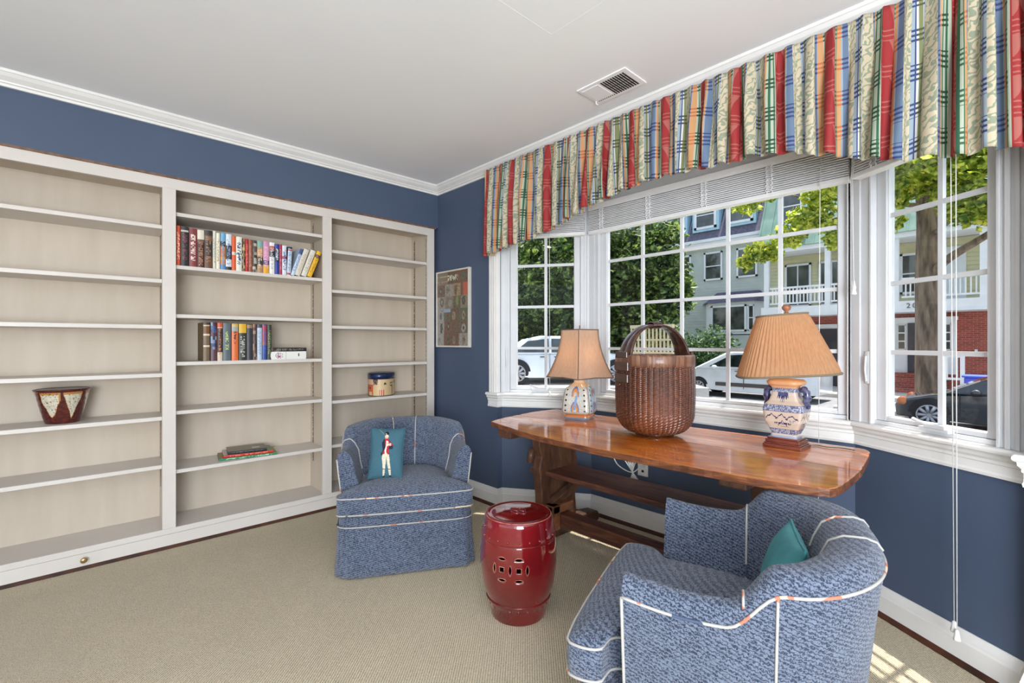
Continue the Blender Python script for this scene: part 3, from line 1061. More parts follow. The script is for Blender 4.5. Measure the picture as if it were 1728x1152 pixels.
def armchair(label, loc, rz):
    r = thing('armchair', label, 'armchair', loc, rz, 'blue chenille barrel armchairs')
    W, b0, bs_, Dp = .345, .135, .38, .69
    raw = [(-W, b0 + (bs_ - b0) * i / 10, 0) for i in range(10)]
    p_ = 2.35
    for i in range(41):
        t = math.pi * i / 40
        c, s = -math.cos(t), math.sin(t)
        raw.append((W * math.copysign(abs(c) ** (2 / p_), c), bs_ + (Dp - bs_) * abs(s) ** (2 / p_), 0))
    raw += [(W, b0 + (bs_ - b0) * (9 - i) / 10, 0) for i in range(10)]
    N = 96
    P = arc_path(raw, N)
    T = []
    for i in range(N + 1):
        t = (P[min(N, i + 1)] - P[max(0, i - 1)]).normalized()
        T.append(t)
    inw = [Vector((t.y, -t.x, 0)) for t in T]            # towards the seat

    def height(b):
        return .592 - .014 * math.sin(math.pi * min(1, (b - b0) / .3)) + .078 * sstep(.36, .47, b) + .012 * sstep(.5, .69, b)

    def section(i):
        b = P[i].y
        h = height(b)
        back = sstep(.36, .6, b)
        th = .064 + .045 * back
        o = []
        # (inward offset, z)
        o.append((.038 + .025 * back, .20))
        o.append((.024 + .010 * back, .34))
        o.append((.008 + .002 * back, h - .12))
        o.append((0, h - .045))
        o.append((.003, h - .022))
        o.append((.014, h - .006))
        o.append((.036, h))
        o.append((th * .72, h - .004))
        o.append((th, h - .022))
        o.append((th + .016, h - .06))
        o.append((th + .026 + .01 * back, h - .13))
        o.append((th + .046 + .02 * back, .40))
        o.append((th + .056 + .03 * back, .31))
        return [P[i] + inw[i] * a + Vector((0, 0, z)) for a, z in o]

    S = [section(i) for i in range(N + 1)]
    k = len(S[0])
    # soft drag folds on the inside
    for i in range(N + 1):
        for j in range(9, 13):
            S[i][j] = S[i][j] + inw[i] * (.0025 * math.sin(i * .9 + j * 1.3) + .0015 * math.sin(i * 2.1))
    mb = MB()
    vs = [p for s in S for p in s]
    fs = [(i * k + j, (i + 1) * k + j, (i + 1) * k + j + 1, i * k + j + 1) for i in range(N) for j in range(k - 1)]
    mb.add(vs, fs, True)
    for e, sg in ((0, 1), (N, -1)):
        # front face of each arm, slightly domed
        s = S[e]
        cpt = sum(s, Vector()) / k + Vector((0, -.006, 0))
        mb.add(s + [cpt], [(j, j + 1, k) for j in range(k - 1)] + [(k - 1, 0, k)], False)
    o = mb.build('backrest', M_fab, r)
    # welts
    w = MB()
    w.tube([S[i][3] - inw[i] * .001 for i in range(0, N + 1)], .0036, 8)
    for e in (0, N):
        w.tube([S[e][j] + Vector((0, -.001, 0)) for j in (0, 1, 2, 3)], .0038, 8)
    at = []
    for target in (-1, -.36, .36, 1):
        best = min(range(N + 1), key=lambda i: abs((P[i].x / W) - target * .62) + (10 if P[i].y < .5 else 0)) if abs(target) < 1 else None
        if best is None:
            half = range(0, N // 2) if target < 0 else range(N // 2, N + 1)
            best = min(half, key=lambda i: abs(P[i].y - .40))
        at.append(best)
    for i in at:
        pts = [S[i][j] - inw[i] * 0 + (inw[i] * .002 if j > 8 else Vector((0, 0, .002))) for j in range(4, k)]
        w.tube(pts, .0032, 6)
    for i in (at[0] + 4, at[3] - 4):
        w.tube([S[i][j] - inw[i] * .002 for j in (0, 1, 2, 3)], .0032, 6)
    w.build('piping', M_pip, r)
    # base
    def ring(hw, f, bk, dz=0, n=72, grow=0.0):
        q = []
        for i in range(n):
            t = 2 * math.pi * i / n
            c, s = math.cos(t), math.sin(t)
            if s <= 0:
                # flat front with tight corners
                e = 9.0
                x = hw * math.copysign(abs(c) ** (2 / e), c)
                y = .30 - (.30 - f) * abs(s) ** (2 / e)
            else:
                e = 2.6
                x = hw * math.copysign(abs(c) ** (2 / e), c)
                y = .30 + (bk - .30) * abs(s) ** (2 / e)
            q.append((x, y))
        return q
    bb = MB().prism(ring(.333, .008, .625), .05, .302)
    bb.build('base', M_fab, r, bevel=.006)
    # skirt with kick pleats near the front corners
    n = 240
    top, bot = ring(.338, .004, .632, n=n), ring(.352, -.016, .655, n=n)
    vs, fs = [], []
    levels = 8
    for j in range(levels + 1):
        f = j / levels
        for i in range(n):
            x = top[i][0] * (1 - f) + bot[i][0] * f
            y = top[i][1] * (1 - f) + bot[i][1] * f
            wv = f * (.004 * math.sin(i * .23) + .003 * math.sin(i * .57 + 1))
            cx, cy = x, y - .3
            L = math.hypot(cx, cy)
            # pleat: pulled in just behind each front corner
            d = math.hypot(abs(x) - .338, y - .012)
            pl = -.055 * f ** .6 * math.exp(-(d / .013) ** 2)
            vs.append((x + cx / L * (wv + pl), y + cy / L * wv, .243 - f * .236))
    for j in range(levels):
        for i in range(n):
            i2 = (i + 1) % n
            fs.append((j * n + i, j * n + i2, (j + 1) * n + i2, (j + 1) * n + i))
    sk = MB().add(vs, fs, True).build('skirt', M_fab, r)
    so = sk.modifiers.new('cloth', 'SOLIDIFY')
    so.thickness = .004
    MB().tube([(x * 1.002, y, .2445) for x, y in ring(.3405, .002, .634, n=120)], .0035, 8, closed=True).build('skirt_piping', M_pip, r)
    # seat cushion, T shaped in front of the arms
    half = [(0, -.024), (.12, -.024), (.24, -.02), (.315, -.012), (.331, .004), (.334, .03), (.330, .062), (.318, .078), (.285, .082), (.262, .088), (.250, .105), (.246, .16), (.242, .26), (.230, .36), (.20, .45), (.14, .505), (.06, .53), (0, .535)]
    out = [(x, y, 0) for x, y in half] + [(-x, y, 0) for x, y in half[-2:0:-1]]
    out = arc_path(out + [out[0]], 128)[:-1]
    m = len(out)
    cx, cy = 0, .24
    rings = []
    for sc_, z in ((.9, .303), (.985, .304), (1.0, .312), (1.006, .35), (1.0, .388), (.985, .397), (.95, .404), (.85, .416), (.7, .426), (.5, .434), (.3, .438), (.12, .44)):
        rings.append([(cx + (p.x - cx) * sc_, cy + (p.y - cy) * sc_, z) for p in out])
    vs = [p for q in rings for p in q] + [(cx, cy, .44)]
    fs = [(j * m + i, j * m + (i + 1) % m, (j + 1) * m + (i + 1) % m, (j + 1) * m + i) for j in range(len(rings) - 1) for i in range(m)]
    e = (len(rings) - 1) * m
    fs += [(e + i, e + (i + 1) % m, len(vs) - 1) for i in range(m)]
    fs.append(tuple(range(m))[::-1])
    cu = MB().add(vs, fs, True).build('seat_cushion', M_fab, r)
    cw = MB()
    for z in (.312, .392):
        cw.tube([(cx + (p.x - cx) * 1.004, cy + (p.y - cy) * 1.004, z) for p in out], .0035, 8, closed=True)
    cw.build('cushion_piping', M_pip, cu)
    return r


armchair('blue armchair holding a soldier pillow, beside the bookcase', (-2.085, 1.235, 0), math.atan2(.873, .487))
armchair('blue armchair in the foreground holding a plain teal pillow', (-.885, 1.235, 0), math.atan2(-.941, .339))


def pillow_shape(w, h, th, u, v, side):
    x, y = (u - .5) * w, (v - .5) * h
    e = (1 - abs(2 * u - 1) ** 2.6) * (1 - abs(2 * v - 1) ** 2.6)
    # edges drawn in between the corners
    x *= 1 - .05 * (1 - abs(2 * v - 1) ** 2)
    y *= 1 - .05 * (1 - abs(2 * u - 1) ** 2)
    return x, y, side * th * max(0, e) ** .55


def soldier(u, v):
    c = (62, 102, 116)
    k = hsh(int(u * 80), int(v * 120))
    c = tuple(int(x * (.93 + .12 * k)) for x in c)
    x, y = (u - .02), v
    # tricorne hat, head
    if math.hypot((x - .47) * 1.0, (y - .905) * 1.5) < .065:
        c = (20, 22, 28)
    if math.hypot(x - .445, (y - .90) * 1.5) < .018:
        c = (220, 200, 170)
    if math.hypot((x - .475) * 1.1, (y - .835) * 1.3) < .062:
        c = (226, 208, 176) if y > .83 else (214, 170, 146)
    coat = [(.40, .79), (.52, .80), (.60, .73), (.66, .66), (.60, .58), (.56, .56), (.60, .46), (.50, .50), (.42, .50), (.36, .44), (.38, .56), (.34, .70)]
    if inpoly(x, y, coat):
        c = (26, 34, 58)
    if inpoly(x, y, [(.42, .79), (.52, .80), (.60, .70), (.56, .60), (.58, .46), (.42, .46), (.38, .50), (.46, .60)]):
        c = (176, 34, 48)
    if inpoly(x, y, [(.47, .76), (.53, .74), (.56, .66), (.50, .63), (.49, .52), (.54, .46), (.45, .46), (.44, .56), (.47, .64)]):
        c = (232, 222, 204)
    if math.hypot(x - .60, (y - .675) * 1.5) < .045 or math.hypot(x - .51, (y - .70) * 1.5) < .03:
        c = (226, 178, 150)
    if inpoly(x, y, [(.62, .64), (.70, .66), (.68, .58), (.62, .57)]):
        c = (30, 40, 60)
    if inpoly(x, y, [(.64, .70), (.70, .66), (.68, .64), (.62, .68)]):
        c = (176, 34, 48)
    # breeches and stockings
    for poly in ([(.38, .47), (.50, .49), (.50, .30), (.47, .05), (.42, .03), (.41, .25), (.37, .40)],
                 [(.49, .49), (.60, .46), (.62, .30), (.66, .16), (.655, .05), (.61, .05), (.57, .20), (.52, .36)]):
        if inpoly(x, y, poly):
            c = (222, 212, 188) if k > .2 else (196, 182, 152)
            if abs(y - .17) < .008:
                c = (150, 120, 90)
    if inpoly(x, y, [(.34, .50), (.38, .54), (.39, .45), (.33, .45)]) or inpoly(x, y, [(.59, .48), (.62, .44), (.62, .38), (.60, .42)]):
        c = (20, 22, 30)
    for poly in ([(.41, .03), (.47, .03), (.47, 0), (.40, 0)], [(.60, .05), (.66, .05), (.68, .015), (.60, .02)]):
        if inpoly(x, y, poly):
            c = (26, 26, 30)
    # fife raised to the left
    if abs((y - .88) + (x - .40) * .62) < .006 and .18 < x < .44:
        c = (140, 150, 120)
    return srgb(*c)


def pillow(label, w, h, th, matrix, front, mat_front, mat_back, pm):
    r = bpy.data.objects.new('pillow', None)
    COL.objects.link(r)
    r.matrix_world = matrix
    tag(r, label, 'pillow')
    nu, nv = 96, 144
    if front:
        paint_grid('front_panel', nu, nv, lambda u, v: pillow_shape(w, h, th, u, v, 1), front, mat_front, r)
    else:
        g = MB()
        vs = [pillow_shape(w, h, th, i / 40, j / 40, 1) for j in range(41) for i in range(41)]
        g.add(vs, [(j * 41 + i, j * 41 + i + 1, (j + 1) * 41 + i + 1, (j + 1) * 41 + i) for j in range(40) for i in range(40)], True)
        g.build('front_panel', mat_front, r, fix=False)
    g = MB()
    vs = [pillow_shape(w, h, th, i / 40, j / 40, -1) for j in range(41) for i in range(41)]
    g.add(vs, [(j * 41 + i, (j + 1) * 41 + i, (j + 1) * 41 + i + 1, j * 41 + i + 1) for j in range(40) for i in range(40)], True)
    g.build('back_panel', mat_back, r, fix=False)
    edge = []
    for q in range(120):
        t = q / 30
        k, f = int(t), t - int(t)
        u, v = ((f, 0), (1, f), (1 - f, 1), (0, 1 - f))[k]
        edge.append(pillow_shape(w, h, th, u, v, 1))
    MB().tube(edge, pm[1], 8, closed=True).build('pillow_piping', pm[0], r)
    return r


def frame_matrix(origin, xdir, ydir):
    x = Vector(xdir).normalized()
    y = Vector(ydir)
    y = (y - x * y.dot(x)).normalized()
    z = x.cross(y)
    m = Matrix((x, y, z)).transposed().to_4x4()
    m.translation = Vector(origin)
    return m


pillow('narrow teal pillow embroidered with a soldier playing a fife, in armchair by bookcase', .175, .262, .04,
       frame_matrix((-2.30, 1.24, .558), (.60, .80, -.03), (-.24, .13, .96)), soldier, M_pig_cloth, M_tealback, (M_tealback, .004))
pillow('plain teal velvet pillow leaning in the foreground armchair', .24, .22, .045,
       frame_matrix((-.43, 1.40, .535), (.40, -.91, .02), (.28, .12, .95)), None, M_teal, M_teal, (M_teal, .004))

# ------------------------------------------------------------------ red ceramic garden stool
M_redglaze = mat('oxblood_glaze', srgb(132, 16, 26), srgb(88, 14, 14), 3, 0.07, coat=1.0, bump_s=.05, bump_scale=25, stretch=(1, 1, .6))
M_redin = mat('stool_inside', srgb(30, 8, 8), None, 10, .6)
M_rim = mat('pale_worn_glaze_edge', srgb(206, 150, 122), srgb(170, 70, 60), 40, .2)
st = thing('garden_stool', 'glossy dark red ceramic barrel stool with pierced coin pattern', 'stool', (-1.463, 1.408, 0), 0)
prof_o = [(.112, 0), (.117, .006), (.124, .05), (.135, .075), (.137, .082), (.135, .088), (.150, .13), (.160, .19), (.164, .235), (.162, .28), (.157, .325), (.1555, .333), (.157, .341), (.152, .37), (.147, .40), (.1445, .412), (.141, .420), (.133, .4255), (.12, .4235), (.09, .425), (.04, .427), (0, .4275)]
prof_i = [(0, .412), (.12, .410), (.134, .40), (.147, .33), (.153, .24), (.150, .19), (.14, .13), (.125, .08), (.112, .02), (.104, .0)]


def smooth_prof(pr, n=4):
    out = []
    for i in range(len(pr) - 1):
        p0, p1, p2, p3 = pr[max(0, i - 1)], pr[i], pr[i + 1], pr[min(len(pr) - 1, i + 2)]
        for k in range(n):
            t = k / n
            out.append(tuple(.5 * ((2 * p1[d]) + (-p0[d] + p2[d]) * t + (2 * p0[d] - 5 * p1[d] + 4 * p2[d] - p3[d]) * t * t + (-p0[d] + 3 * p1[d] - 3 * p2[d] + p3[d]) * t ** 3) for d in (0, 1)))
    out.append(pr[-1])
    return [(max(0, a), b) for a, b in out]


po = smooth_prof(prof_o, 3)
body = MB()
n = 160
vs, fs = [], []
pr = po + prof_i
for rr_, z in pr:
    for k in range(n):
        t = 2 * math.pi * k / n
        vs.append((max(rr_, 1e-4) * math.cos(t), max(rr_, 1e-4) * math.sin(t), z))
for j in range(len(pr)):
    j2 = (j + 1) % len(pr)
    for k in range(n):
        k2 = (k + 1) % n
        fs.append((j * n + k, j * n + k2, j2 * n + k2, j2 * n + k))
body.add(vs, fs, True)
sb = body.build('stool_body', [M_redglaze, M_redin], st)
# pierced openings
base_ang = math.atan2(-.694, .720)
cuts = []


def lens(cu, cz, hw, hh, n=10):
    pts = []
    for i in range(n):
        t = -1 + 2 * i / n
        pts.append((cu + hw * t, cz + hh * (1 - t * t)))
    for i in range(n):
        t = 1 - 2 * i / n
        pts.append((cu + hw * t, cz - hh * (1 - t * t)))
    return pts


def vlens(cu, cz, hw, hh, n=10):
    return [(cu + (y - cz) * 1.0, cz + (x - cu)) for x, y in lens(cu, cz, hh, hw, n)]


cz = .247
for quarter in (0, math.pi):
    for cx in (-.068, .002):
        cuts.append((quarter, [(cx - .010, cz - .010), (cx + .010, cz - .010), (cx + .010, cz + .010), (cx - .010, cz + .010)]))
        cuts.append((quarter, lens(cx, cz + .042, .019, .0065)))
        cuts.append((quarter, lens(cx, cz - .042, .019, .0065)))
    for cx in (-.102, -.033, .036):
        cuts.append((quarter, vlens(cx, cz, .0065, .021)))
cut = MB()
rim_rings = []
RB = .1635
for q, poly in cuts:
    a0 = base_ang + q
    ro, ri, ring_ = [], [], []
    for x, z in poly:
        a = a0 + x / RB
        ro.append((.19 * math.cos(a), .19 * math.sin(a), z))
        ri.append((.12 * math.cos(a), .12 * math.sin(a), z))
        # surface radius at z
        rs = np.interp(z, [p[1] for p in po[:45]], [p[0] for p in po[:45]])
        ring_.append((rs * math.cos(a), rs * math.sin(a), z))
    m_ = len(poly)
    cut.add(ro + ri, [tuple(range(m_)), tuple(range(m_, 2 * m_))[::-1]] + [(i, m_ + i, m_ + (i + 1) % m_, (i + 1) % m_) for i in range(m_)])
    rim_rings.append(ring_)
co = cut.build('cutter', M_redin, st)
bo = sb.modifiers.new('pierce', 'BOOLEAN')
bo.operation = 'DIFFERENCE'
bo.object = co
bo.solver = 'EXACT'
bpy.context.view_layer.update()
dg = bpy.context.evaluated_depsgraph_get()
dg.update()
me2 = bpy.data.meshes.new_from_object(sb.evaluated_get(dg))
sb.modifiers.clear()
sb.data = me2
bpy.data.objects.remove(co)
for q in rim_rings:
    MB().tube(q, .0011, 6, closed=True).build('opening_rim', M_rim, st)
sd = MB()
for z, rr_, cnt in ((.352, .1545, 22), (.064, .1275, 22), (.385, .1495, 3)):
    for k in range(cnt):
        a = 2 * math.pi * k / cnt + .1
        sd.ball((rr_ * math.cos(a), rr_ * math.sin(a), z), (.0052, .0052, .0052), 6)
sd.build('stud', M_redglaze, st)
for z, rr_ in ((.333, .1563), (.083, .1362)):
    bd = MB()
    bd.tube([(rr_ * math.cos(2 * math.pi * k / 80), rr_ * math.sin(2 * math.pi * k / 80), z) for k in range(80)], .0022, 6, closed=True)
    bd.build('raised_band', M_redglaze, st)
MB().tube([(.1395 * math.cos(2 * math.pi * k / 80), .1395 * math.sin(2 * math.pi * k / 80), .4222) for k in range(80)], .0014, 6, closed=True).build('top_edge', M_rim, st)
kt = MB()
for dx, dy in ((-.022, 0), (.022, 0), (0, .018), (0, -.018)):
    kt.tube([(dx + .022 * math.cos(2 * math.pi * k / 28), dy + .015 * math.sin(2 * math.pi * k / 28), .4285) for k in range(28)], .0024, 6, closed=True)
kt.build('knot_relief', M_redglaze, st)

# ------------------------------------------------------------------ trestle table
TZ = .705
tb = thing('trestle_table', 'antique trestle table with glossy honey plank top by bay window', 'table', (0, 0, 0))
front = [(-2.021, 1.729), (-1.873, 1.694), (-1.72, 1.655), (-1.565, 1.632), (-1.40, 1.618), (-1.227, 1.615), (-.959, 1.620), (-.78, 1.625), (-.63, 1.634), (-.50, 1.652), (-.418, 1.671), (-.384, 1.69),
         (-.374, 1.75), (-.371, 1.90), (-.376, 2.04), (-.392, 2.22), (-.410, 2.38), (-.44, 2.43)]
m1 = [(-.42, 2.0), (-.9, 2.012), (-1.4, 1.998), (-1.9, 2.01), (-2.10, 2.015)]
back = [(-.697, 2.415), (-.919, 2.40), (-1.25, 2.385), (-1.597, 2.375), (-1.80, 2.36), (-2.10, 2.378), (-2.118, 2.25), (-2.112, 2.12), (-2.095, 2.015), (-2.075, 1.90), (-2.05, 1.80)]
T1 = MB()
# two planks that meet along a crooked joint
jf = [(x, y - .0015) for x, y in [(-.374, 2.0)] + m1[1:-1] + [(-2.093, 2.013)]]
jb = [(x, y + .0015) for x, y in [(-.375, 2.0)] + m1[1:-1] + [(-2.093, 2.013)]]
pf = [p for p in front if p[1] < 2.0] + jf + [(-2.075, 1.90), (-2.05, 1.80)]
pb = [p for p in front if p[1] > 2.0] + back[:8] + jb[::-1]


def plank(poly, name, seed):
    rnd = random.Random(seed)
    p3 = arc_path([(x, y, 0) for x, y in poly + [poly[0]]], 140)[:-1]
    p2 = [(p.x + rnd.uniform(-.0015, .0015), p.y + rnd.uniform(-.0018, .0018)) for p in p3]
    mb = MB().prism(p2, TZ - .028, TZ)
    mb.m = [1, 0] + [1] * (len(mb.f) - 2)
    o = mb.build(name, [M_top, M_edge], tb, bevel=.003, seg=2)
    return o


plank(pf, 'tabletop_plank', 1)
plank(pb, 'tabletop_plank', 2)
# worn grooves in the top, cleats under it
for x in (-1.90, -.695):
    MB().box((x - .05, 1.72, TZ - .075), (x + .05, 2.33, TZ - .028)).build('cleat', M_oak, tb, bevel=.006)
MB().box((-2.03, 1.80, TZ - .052), (-1.955, 2.28, TZ - .028)).build('cleat', M_oak, tb, bevel=.006)


def trestle(x, side):
    yc = 2.14
    half = [(.155, .07), (.160, .12), (.150, .20), (.150, .26), (.160, .34), (.168, .42), (.160, .46), (.150, .49), (.162, .52), (.172, .56), (.172, .60), (.160, .634)]
    poly = [(yc + a, z) for a, z in half] + [(yc - a, z) for a, z in half[::-1]]
    pts = poly
    n = len(pts)
    vs = [(x - .03, y, z) for y, z in pts] + [(x + .03, y, z) for y, z in pts]
    mb = MB().add(vs, [tuple(range(n)), tuple(range(n, 2 * n))[::-1]] + [(i, n + i, n + (i + 1) % n, (i + 1) % n) for i in range(n)])
    mb.build('trestle_post', M_oak, tb, bevel=.006)
    fo = MB()
    q = [(yc - .33, .0), (yc + .37, .0), (yc + .385, .03), (yc + .36, .062), (yc + .25, .074), (yc - .22, .074), (yc - .32, .06), (yc - .345, .03)]
    n = len(q)
    vs = [(x - .045, y, z) for y, z in q] + [(x + .045, y, z) for y, z in q]
    fo.add(vs, [tuple(range(n)), tuple(range(n, 2 * n))[::-1]] + [(i, n + i, n + (i + 1) % n, (i + 1) % n) for i in range(n)])
    fo.build('trestle_foot', M_oak, tb, bevel=.01, seg=3)


trestle(-1.90, 1)
trestle(-.695, -1)
MB().box((-2.0, 2.02, .372), (-.62, 2.27, .403)).build('shelf_board', M_oakx, tb, bevel=.008)
MB().box((-1.99, 2.075, .082), (-.60, 2.16, .158)).build('stretcher', M_oakx, tb, bevel=.009)
kb = MB().box((-1.868, 2.005, .07), (-1.80, 2.07, .215)).box((-1.868, 2.005, .165), (-1.80, 2.175, .215)).box((-1.868, 2.165, .07), (-1.80, 2.19, .215))
kb.build('mortise_block', wood_mat('lighter_oak_block', [srgb(88, 52, 32), srgb(140, 88, 56), srgb(160, 106, 70)], .5, .1, 6, (1, 3, 3), .4), tb, bevel=.008)
br = MB().tube([(-1.87, 2.06, .20), (-1.70, 2.14, .375)], .03, 4, smooth=False)
br.build('brace', M_oak, tb, bevel=.004)
MB().tube([(-1.94, 1.975, .53), (-1.94, 1.962, .45)], .02, 6).build('peg', M_oak, tb)

# ------------------------------------------------------------------ woven basket
M_weave_, ntw, pw_ = new_mat('dark_woven_cane')
vw = coords(ntw, 'UV', (1, 1, 1))
pass


def weave_mat():
    m, nt, p = new_mat('dark_cane_weave')
    n = noise(nt, coords(nt, 'Object', (1, 1, .7)), 4, 3)
    n2 = noise(nt, coords(nt), 70, 2)
    f = mathn(nt, 'ADD', mathn(nt, 'MULTIPLY', n, .7), mathn(nt, 'MULTIPLY', n2, .3))
    nt.links.new(ramp(nt, f, [(.34, srgb(40, 22, 16)), (.5, srgb(82, 44, 28)), (.66, srgb(122, 68, 42))]), p.inputs['Base Color'])
    p.inputs['Roughness'].default_value = .32
    p.inputs['Coat Weight'].default_value = .5
    p.inputs['Coat Roughness'].default_value = .15
    return m


bpy.data.materials.remove(M_weave_)
M_weave = weave_mat()
M_strap = wood_mat('dark_lacquered_strap', [srgb(34, 20, 16), srgb(70, 42, 32), srgb(104, 68, 50)], .28, .5, 8, (1, 1, 4), .15)
M_wrap = wood_mat('split_cane_wrapping', [srgb(50, 28, 20), srgb(112, 74, 54), srgb(168, 128, 100)], .4, .2, 60, (1, 1, .04), .6)
bk = thing('woven_basket', 'large dark woven basket with tall arched handle on the table', 'basket', (-1.205, 2.075, TZ + .0005))
H = .34
NU, NV = 448, 230


def bask(u, v):
    # v along the wall from the foot to the rim
    if v < .30:
        t = v / .30
        a = t * math.pi / 2
        r = .095 + .083 * math.sin(a)
        z = .012 + .105 * (1 - math.cos(a))
    else:
        t = (v - .30) / .70
        r = .178 + .003 * math.sin(t * math.pi)
        z = .117 + t * (H - .117)
    k = (u * 46) % 1.0                      # upright strands, each crossed by slanted strokes
    rib = 1 - (2 * k - 1) ** 2
    q = (v * 36 - k * 1.1 + (int(u * 46) % 2) * .5) % 1.0
    stroke = 1 - (2 * q - 1) ** 2
    r += .0068 * (.18 * rib + .82 * rib ** .6 * stroke)
    t = 2 * math.pi * u
    return (r * math.cos(t), r * math.sin(t), z)


vs = [bask(i / NU, j / NV) for j in range(NV + 1) for i in range(NU)]
fs = [(j * NU + i, j * NU + (i + 1) % NU, (j + 1) * NU + (i + 1) % NU, (j + 1) * NU + i) for j in range(NV) for i in range(NU)]
bb_ = MB().add(vs, fs, True)
bb_.build('woven_body', M_weave, bk)
MB().lathe([(0, .0), (.088, .0), (.094, .006), (.096, .014), (0, .016)], 60).build('foot_ring', M_strap, bk)
rm = MB().lathe([(.180, H - .012), (.184, H - .008), (.186, H + .01), (.186, H + .036), (.182, H + .044), (.172, H + .044), (.168, H + .038), (.168, H - .02), (.170, .12), (.12, .03), (0, .025)], 120)
rm.build('rim_band', M_wrap, bk)
# handle: arch in the plane that runs from front-left to back-right
hd = Vector((.42, .907, 0)).normalized()
hs = Vector((-hd.y, hd.x, 0))


def handle_strand(off, lean):
    pts = []
    for i in range(41):
        t = math.pi * i / 40
        c, s = math.cos(t), math.sin(t)
        x = -.168 * math.copysign(abs(c) ** .85, c)
        z = H - .03 + .215 * abs(s) ** .9
        sp_ = off * (1 - .82 * s ** 2)
        pts.append(hd * x + hs * sp_ + Vector((0, 0, z)))
    return pts


hm = MB()
for off in (-.030, .030):
    pts = handle_strand(off, 0)
    # flat bent strap: ribbon with thickness
    vsr, fsr = [], []
    for i, p in enumerate(pts):
        a = pts[max(0, i - 1)]
        b = pts[min(len(pts) - 1, i + 1)]
        t = (b - a).normalized()
        nrm = t.cross(hs).normalized()
        wd = .025
        for sx_, sn in ((-1, -1), (1, -1), (1, 1), (-1, 1)):
            vsr.append(p + hs * (wd * sx_) + nrm * (.006 * sn))
    for i in range(len(pts) - 1):
        for k in range(4):
            fsr.append((i * 4 + k, i * 4 + (k + 1) % 4, (i + 1) * 4 + (k + 1) % 4, (i + 1) * 4 + k))
    fsr += [(0, 1, 2, 3), tuple(len(vsr) - 4 + q for q in (3, 2, 1, 0))]
    hm.add(vsr, fsr, True)
ho = hm.build('handle', M_strap, bk, bevel=.003)
kn_ = MB()
for k in range(-3, 4):
    kn_.tube([hd * (.007 * k) + hs * (.03 * math.cos(a)) + Vector((0, 0, H + .186 + .014 * math.sin(a))) for a in [2 * math.pi * q / 16 for q in range(16)]], .0035, 6, closed=True)
kn_.build('handle_binding', M_strap, ho)
for sgn in (-1, 1):
    stp = MB()
    M_ = Matrix.Translation(hd * (sgn * .181)) @ Matrix.Rotation(math.atan2(hd.y, hd.x), 4, 'Z')
    stp.box((-.006, -.055, H - .085), (.010, .055, H - .045), M=M_)
    stp.box((-.006, -.058, H - .03), (.012, .058, H + .012), M=M_)
    stp.box((-.006, -.05, H + .03), (.008, .05, H + .06), M=M_)
    stp.ball(tuple(hd * (sgn * .192) + Vector((0, 0, H - .095))), .006, 6)
    stp.build('handle_mount', M_strap, bk, bevel=.003)

# ------------------------------------------------------------------ lamps


def lamp_light(parent, z, power, name='bulb'):
    M_b, nt, p = new_mat('bulb_glow')
    p.inputs['Emission Color'].default_value = (1, .62, .32, 1)
    p.inputs['Emission Strength'].default_value = power
    b = MB().ball((0, 0, z), (.024, .024, .032), 10).build(name, M_b, parent)
    return b


def square_loft(rings, n_side=12, rot=0, mi=0, mb=None):
    """rings: (half width, z, superellipse power)"""
    mb = mb or MB()
    n = n_side * 4
    vs = []
    for hw, z, e in rings:
        for k in range(n):
            t = 2 * math.pi * k / n + .0001
            c, s = math.cos(t), math.sin(t)
            q = 1 / ((abs(c) ** e + abs(s) ** e) ** (1 / e))
            x, y = hw * q * c, hw * q * s
            vs.append((x * math.cos(rot) - y * math.sin(rot), x * math.sin(rot) + y * math.cos(rot), z))
    fs = [(j * n + k, j * n + (k + 1) % n, (j + 1) * n + (k + 1) % n, (j + 1) * n + k) for j in range(len(rings) - 1) for k in range(n)]
    fs.append(tuple(range(n))[::-1])
    fs.append(tuple((len(rings) - 1) * n + k for k in range(n)))
    return mb.add(vs, fs, True, mi)


# left lamp: squat painted pottery body, bell shade of four panels
l1 = thing('table_lamp', 'small lamp with painted pottery base and square bell shade, left of basket', 'lamp', (-1.752, 2.183, TZ + .0005), math.radians(21))
M_shade1 = shade_mat('peach_silk_shade', srgb(226, 190, 160), .5)
M_trim1 = mat('brown_shade_braid', srgb(112, 92, 80), None, 100, .8)


def l1_col(u, v):
    # u around, v up; four faces
    a = (u * 4) % 1.0
    f = int(u * 4)
    q = hsh(int(u * 160), int(v * 60), 2)
    c = (196, 190, 178) if q > .3 else (178, 172, 160)
    if f % 2 == 1:
        c = (164, 180, 190) if q > .3 else (148, 166, 178)
    if v < .07:
        c = (120, 136, 152)
    elif v < .16:
        c = (190, 112, 54)
    elif v > .84:
        c = (226, 196, 160)
        if int(a * 14) % 2 == 0 and v < .93:
            c = (200, 160, 120)
    else:
        for dx in (.14, .86):
            if min(abs(v - k) for k in (.24, .37, .50, .63, .76)) < .021 and abs(a - dx) < .032:
                c = (34, 32, 36)
        for cx, cy, s in ((.5, .62, 1), (.5, .24, -1)):
            d = math.hypot((a - cx) * 1.15, (v - cy) * .85)
            if .08 < d < .20 and (v > cy - .03):
                c = (84, 110, 160) if d > .155 else (206, 126, 44)
        if abs(a - .52 - .25 * (v - .45)) < .05 and .26 < v < .62:
            c = (120, 146, 184)
        if abs(a - .02) < .012:
            c = (130, 120, 90)
    return srgb(*c)


def l1_r(v):
    if v < .05:
        return .066 + .006 * v / .05
    if v < .085:
        return .072
    if v < .12:
        return .072 - .006 * (v - .085) / .035
    t = (v - .12) / .88
    if t < .12:
        return .066 + .019 * math.sin(t / .12 * math.pi / 2)
    if t < .72:
        return .085 - .014 * ((t - .12) / .60) ** 1.8
    return .071 - .046 * sstep(.72, 1.0, t) ** .8


